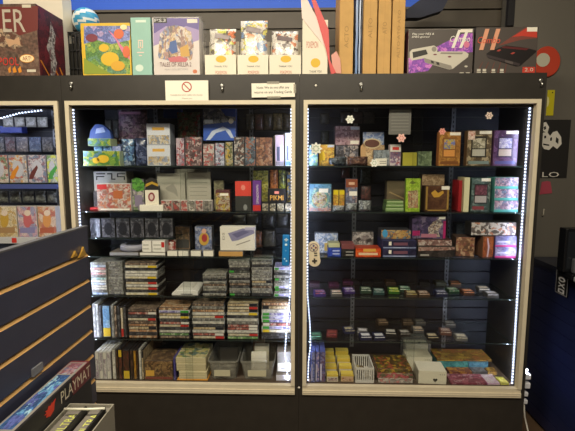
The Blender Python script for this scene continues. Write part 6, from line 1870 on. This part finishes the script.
flat('playmat_sheet', 'pink and maroon flat sheet in front on the cards deck', 451, 487, 386, .055, .10, .012, '8a3a4c a85a6c 6a2c3c c8a0a8', DK, '8a4a5a')
flat('playmat_sheet', 'pale lilac-edged clear sheet beside the maroon sheet', 487.5, 500, 386, .055, .10, .010, 'd8c8d0 c8a8c0 e0d8d8', DK, 'b86ab0')
flat('playmat_sheet', 'small lime and yellow pack at the light strip, deck front', 500.5, 509, 386, .056, .07, .012, 'd8d04a c8c86a e0d87a', DK, 'a8a04a')
flat('playmat_sheet', 'maroon pack with a gold oval behind the pink sheet', 449, 472, 378, .165, .06, .016, '6a3438 7a4440 c8903c', DK, '5a2c30')
flat('playmat_sheet', 'grey patterned pack behind the lilac-edged sheet', 472.6, 487, 377, .165, .06, .018, '6a6a6c 8a8a90 4a4a4e', DK, '4a4a4e')
flat('playmat_sheet', 'brown pack with yellow label near the light strip', 487.6, 497, 376, .165, .05, .022, 'b8903c 6a4a34 c8a84a', DK, '5a4434')
b1 = flat('teal_carton', 'long teal patterned carton under the brown board', 437, 468, 371, .24, .14, .040, '4a9a9c 6ab4b0 3a7a80', DK, '3a7a7c')
b2 = flat('teal_carton', 'shorter blue carton under the brown board, near light strip', 468.6, 488, 370, .24, .14, .040, '5a94b0 7ab0c4 4a7a94', DK, '4a7a90')
o = flat('game_board', 'brown and gold board lying across the teal and blue cartons', 437, 492, 362.5, .245, .145, .010, '8a6a2c b08a34 5a4028 a8603c c8a84a', DK + .0415, '5a3c28', s=22)

# ---- cream game pad fixed to the glass beside the frame
p = on_glass(314, 253.5)
r_ = empty('hanging_game_pad', (p.x, GY - .0006, p.z), (0, radians(-4), 0)); tag(r_, 'cream game pad fixed upright to the cards cabinet glass', 'game pad')
k = at(318.6, 253, GY).x - at(306.4, 253, GY).x
R_ = k / 2; Lh = (at(312, 241.5, GY).z - at(312, 266.5, GY).z) / 2 - R_
pts = []
for q in range(13): t = pi * q / 12; pts.append((R_ * cos(t), Lh + R_ * sin(t)))
pts += [(-R_ * .80, Lh * .35), (-R_ * .78, -Lh * .35)]
for q in range(13): t = pi + pi * q / 12; pts.append((R_ * cos(t), -Lh + R_ * sin(t)))
pts += [(R_ * .78, -Lh * .35), (R_ * .80, Lh * .35)]
bm = bmesh.new(); prism(bm, pts, -.020, 0); bevel(bm, .003, 2); obj('pad_body', bm, mat('cream_pad', 'd8ccb0', .4), r_)
bm = bmesh.new(); ring(bm, 0, R_ * .74, R_ * .60, 24)
for v in bm.verts: v.co.y -= .0165; v.co.z += Lh
obj('button_ring', bm, mat('taupe_ring', '8a7a74', .4), r_)
for q, m in enumerate(('7a3a4c', '5a4a7a', '8a6a7a', '4a4a6a')):
    t = pi / 2 * q
    bm = bmesh.new(); lathe(bm, [(R_ * .17, 0), (R_ * .17, .003), (R_ * .1, .004)], 14)
    obj('button', bm, mat('pad_button_' + m, m, .35), r_, (R_ * .34 * cos(t), -.0203, Lh + R_ * .34 * sin(t)), (pi / 2, 0, 0))
bm = bmesh.new(); s_ = R_ * .14
bx(bm, -s_, s_, -.0235, -.0203, -Lh - R_ * .42, -Lh + R_ * .42); bx(bm, -R_ * .42, R_ * .42, -.0233, -.0203, -Lh - s_, -Lh + s_); obj('direction_pad', bm, mat('dark_pad', '3a3630', .4), r_)
for q in (.16, -.2):
    bm = bmesh.new(); bx(bm, .0, R_ * .5, -.0225, -.0203, Lh * q - .003, Lh * q + .003); obj('small_button', bm, mat('dark_pad', '3a3630', .4), r_)
# ================================================== the figure cabinet, partly in view
T1, T2 = toy_sz[0] + .0002, toy_sz[1] + .0002
for i, x in enumerate((2, 13.5, 25, 36.5)):
    pack('hanging_card_pack', 'grey-white pack in the top row of the figure cabinet, %s from the open edge' % ('fourth', 'third', 'second', 'first')[i], 'card pack', x, x + 10.5, 117, None, .30, .015, art('a8a49a c0bcb0 8a877e', 50, .3), yb=127, group='top row of packs in the figure cabinet')
carton('hanging_blue_rail', 'bright blue box behind glass under the grey-white packs', 'box', -8, 22, 126, at(8, 133, .32).z, .32, .05, mat('deep_blue_card', '2c3f9c', .4), mat('deep_blue_card', '2c3f9c', .4), yb=133)
for i, (x0, x1, pal, lb) in enumerate(((-10, 3, '6a6a70 8a8a8c 4a4a50', 'grey pack cut by the photo edge, second row of figures'), (4, 14, '5a5458 8a8288 6a4a50', 'dusky pack in the second row of the figure cabinet'), (15, 27, '7a7478 5a5a64 a8a0a0', 'mottled grey pack in the second row of the figure cabinet'),
                                      (28, 40, '5a6a8a 8a94a8 4a5068', 'bluish pack in the second row of the figure cabinet'), (41, 52, '6a686c 8a8888 4c4a50', 'grey pack nearest the frame, second row of figures'))):
    pack('hanging_figure_pack', lb, 'pack', x0, x1, 137, None, .26, .02, art(pal, 50, .3), yb=152, group='second row of packs in the figure cabinet')
for i, (x0, x1, pal, lb) in enumerate(((-12, 8, 'd8d0c8 a83c3c c8b8b0 5a8a6a', 'pale carded figure with red print at the photo edge'), (9, 27, 'd0ccc8 b84a40 d8a04a 8a94a8 c8d0d4', 'pale carded figure with orange stripe in the figure cabinet'),
                                      (28, 46, 'c8c4cc 8a5a6a 5a7a9a d8c8d0', 'lilac carded figure in the figure cabinet'), (47, 57.5, 'd8d84a 5a9a5a c8c8cc 8a8a94', 'green and yellow carded figure against the frame'))):
    b = CA('carded_figure', lb, 'carded figure', x0, x1, 155, T1, .115 + .004 * i, .04, pal, '8a8890', s=34, yb=182, group='carded figures on the upper toy shelf')
    oval(b, 'clear_bubble', mat('pale_bubble', 'c4c4d0', .2), .5, .5, .3, .3, 1)
    ppoly(b, 'printed_stripe', (RED, ORG, mat('plum_ink', '6a3434', .5), mat('leaf_ink', '4a9a4a', .5))[i], [(x0 + 1, 179), (x0 + 3, 172), (x0 + 9, 165), (x0 + 10, 168), (x0 + 5, 179)], 2)
bm = bmesh.new(); a = at(-20, 184, .098); c = at(58, 184, .098)
bx(bm, a.x, c.x, .088, .0985, toy_sz[0] - .030, toy_sz[0] - .0065)
o = obj('hanging_price_rail', bm, mat('blue_rail', '4a5694', .4)); tag(o, 'blue price rail along the edge of the upper toy shelf', 'price rail')
for i, (x0, x1, lb) in enumerate(((-8, 7, 'grey row pack at the photo edge above the figure boxes'), (8, 20, 'grey row pack over the first two figure boxes'), (21, 33, 'grey row pack above the middle figure box'), (34, 45, 'grey row pack above the pinkish figure box'), (46, 56, 'grey row pack nearest frame above the figure boxes'))):
    pack('hanging_figure_pack', lb, 'pack', x0, x1, 191, None, .22, .02, art('6a6a66 8a8a84 4a4a48', 50, .3), yb=203, group='third row of packs in the figure cabinet')
for i, (x0, x1, pal, lb) in enumerate(((-14, 17, 'd8c8a8 c8a86a b8945c e0d4c0', 'cream and gold figure box at the photo edge, lower toy shelf'), (18, 37, 'd8b0b4 c8a4b8 b84a50 e0ccc8 8a9ac0', 'pinkish figure box with lilac print, lower toy shelf'), (38, 56, 'd8c4b4 c88a5c b85a50 e0d4c8', 'cream and peach figure box against the frame, lower toy shelf'))):
    b = CA('figure_box', lb, 'figure box', x0, x1, 206.5, T2, .115, .05, pal, 'c8c0b8', s=26, yb=236, group='figure boxes on the lower toy shelf')
    poval(b, 'printed_figure', (mat('gold_figure', 'c8a044', .5), mat('rose_figure', 'c86a70', .5), mat('apricot_figure', 'd8985c', .5))[i], (x0 + x1) / 2 + (3 if i == 0 else 0), 220, 4.2, 7.5, 1)
    poval(b, 'printed_figure', mat('pale_head', 'e4d0c0', .5), (x0 + x1) / 2 + (3 if i == 0 else 0), 213, 3.2, 3, 2)
    ppoly(b, 'printed_base', (mat('tan_base', 'a8845c', .5), mat('lilac_base', '8a84b0', .5), mat('rust_base', 'b0604a', .5))[i], [(x0 + 2, 233), (x0 + 2, 228), (x1 - 2, 227), (x1 - 2, 233)], 1)
bm = bmesh.new(); a = at(-20, 238, .098); c = at(62, 238, .098)
bx(bm, a.x, c.x, .088, .0985, toy_sz[1] - .028, toy_sz[1] + .006)
r_ = obj('hanging_price_rail', bm, mat('white_rail', 'c8c8cc', .4)); tag(r_, 'white price rail with red tags along the lower toy shelf', 'price rail')
for px in (14, 38.5, 60):
    p0 = at(px - 2.4, 238, .087)
    if p0.x + .026 < c.x:
        bm = bmesh.new(); bx(bm, p0.x, p0.x + .026, .0868, .0878, toy_sz[1] - .024, toy_sz[1] + .002); obj('red_tag', bm, RED, r_)
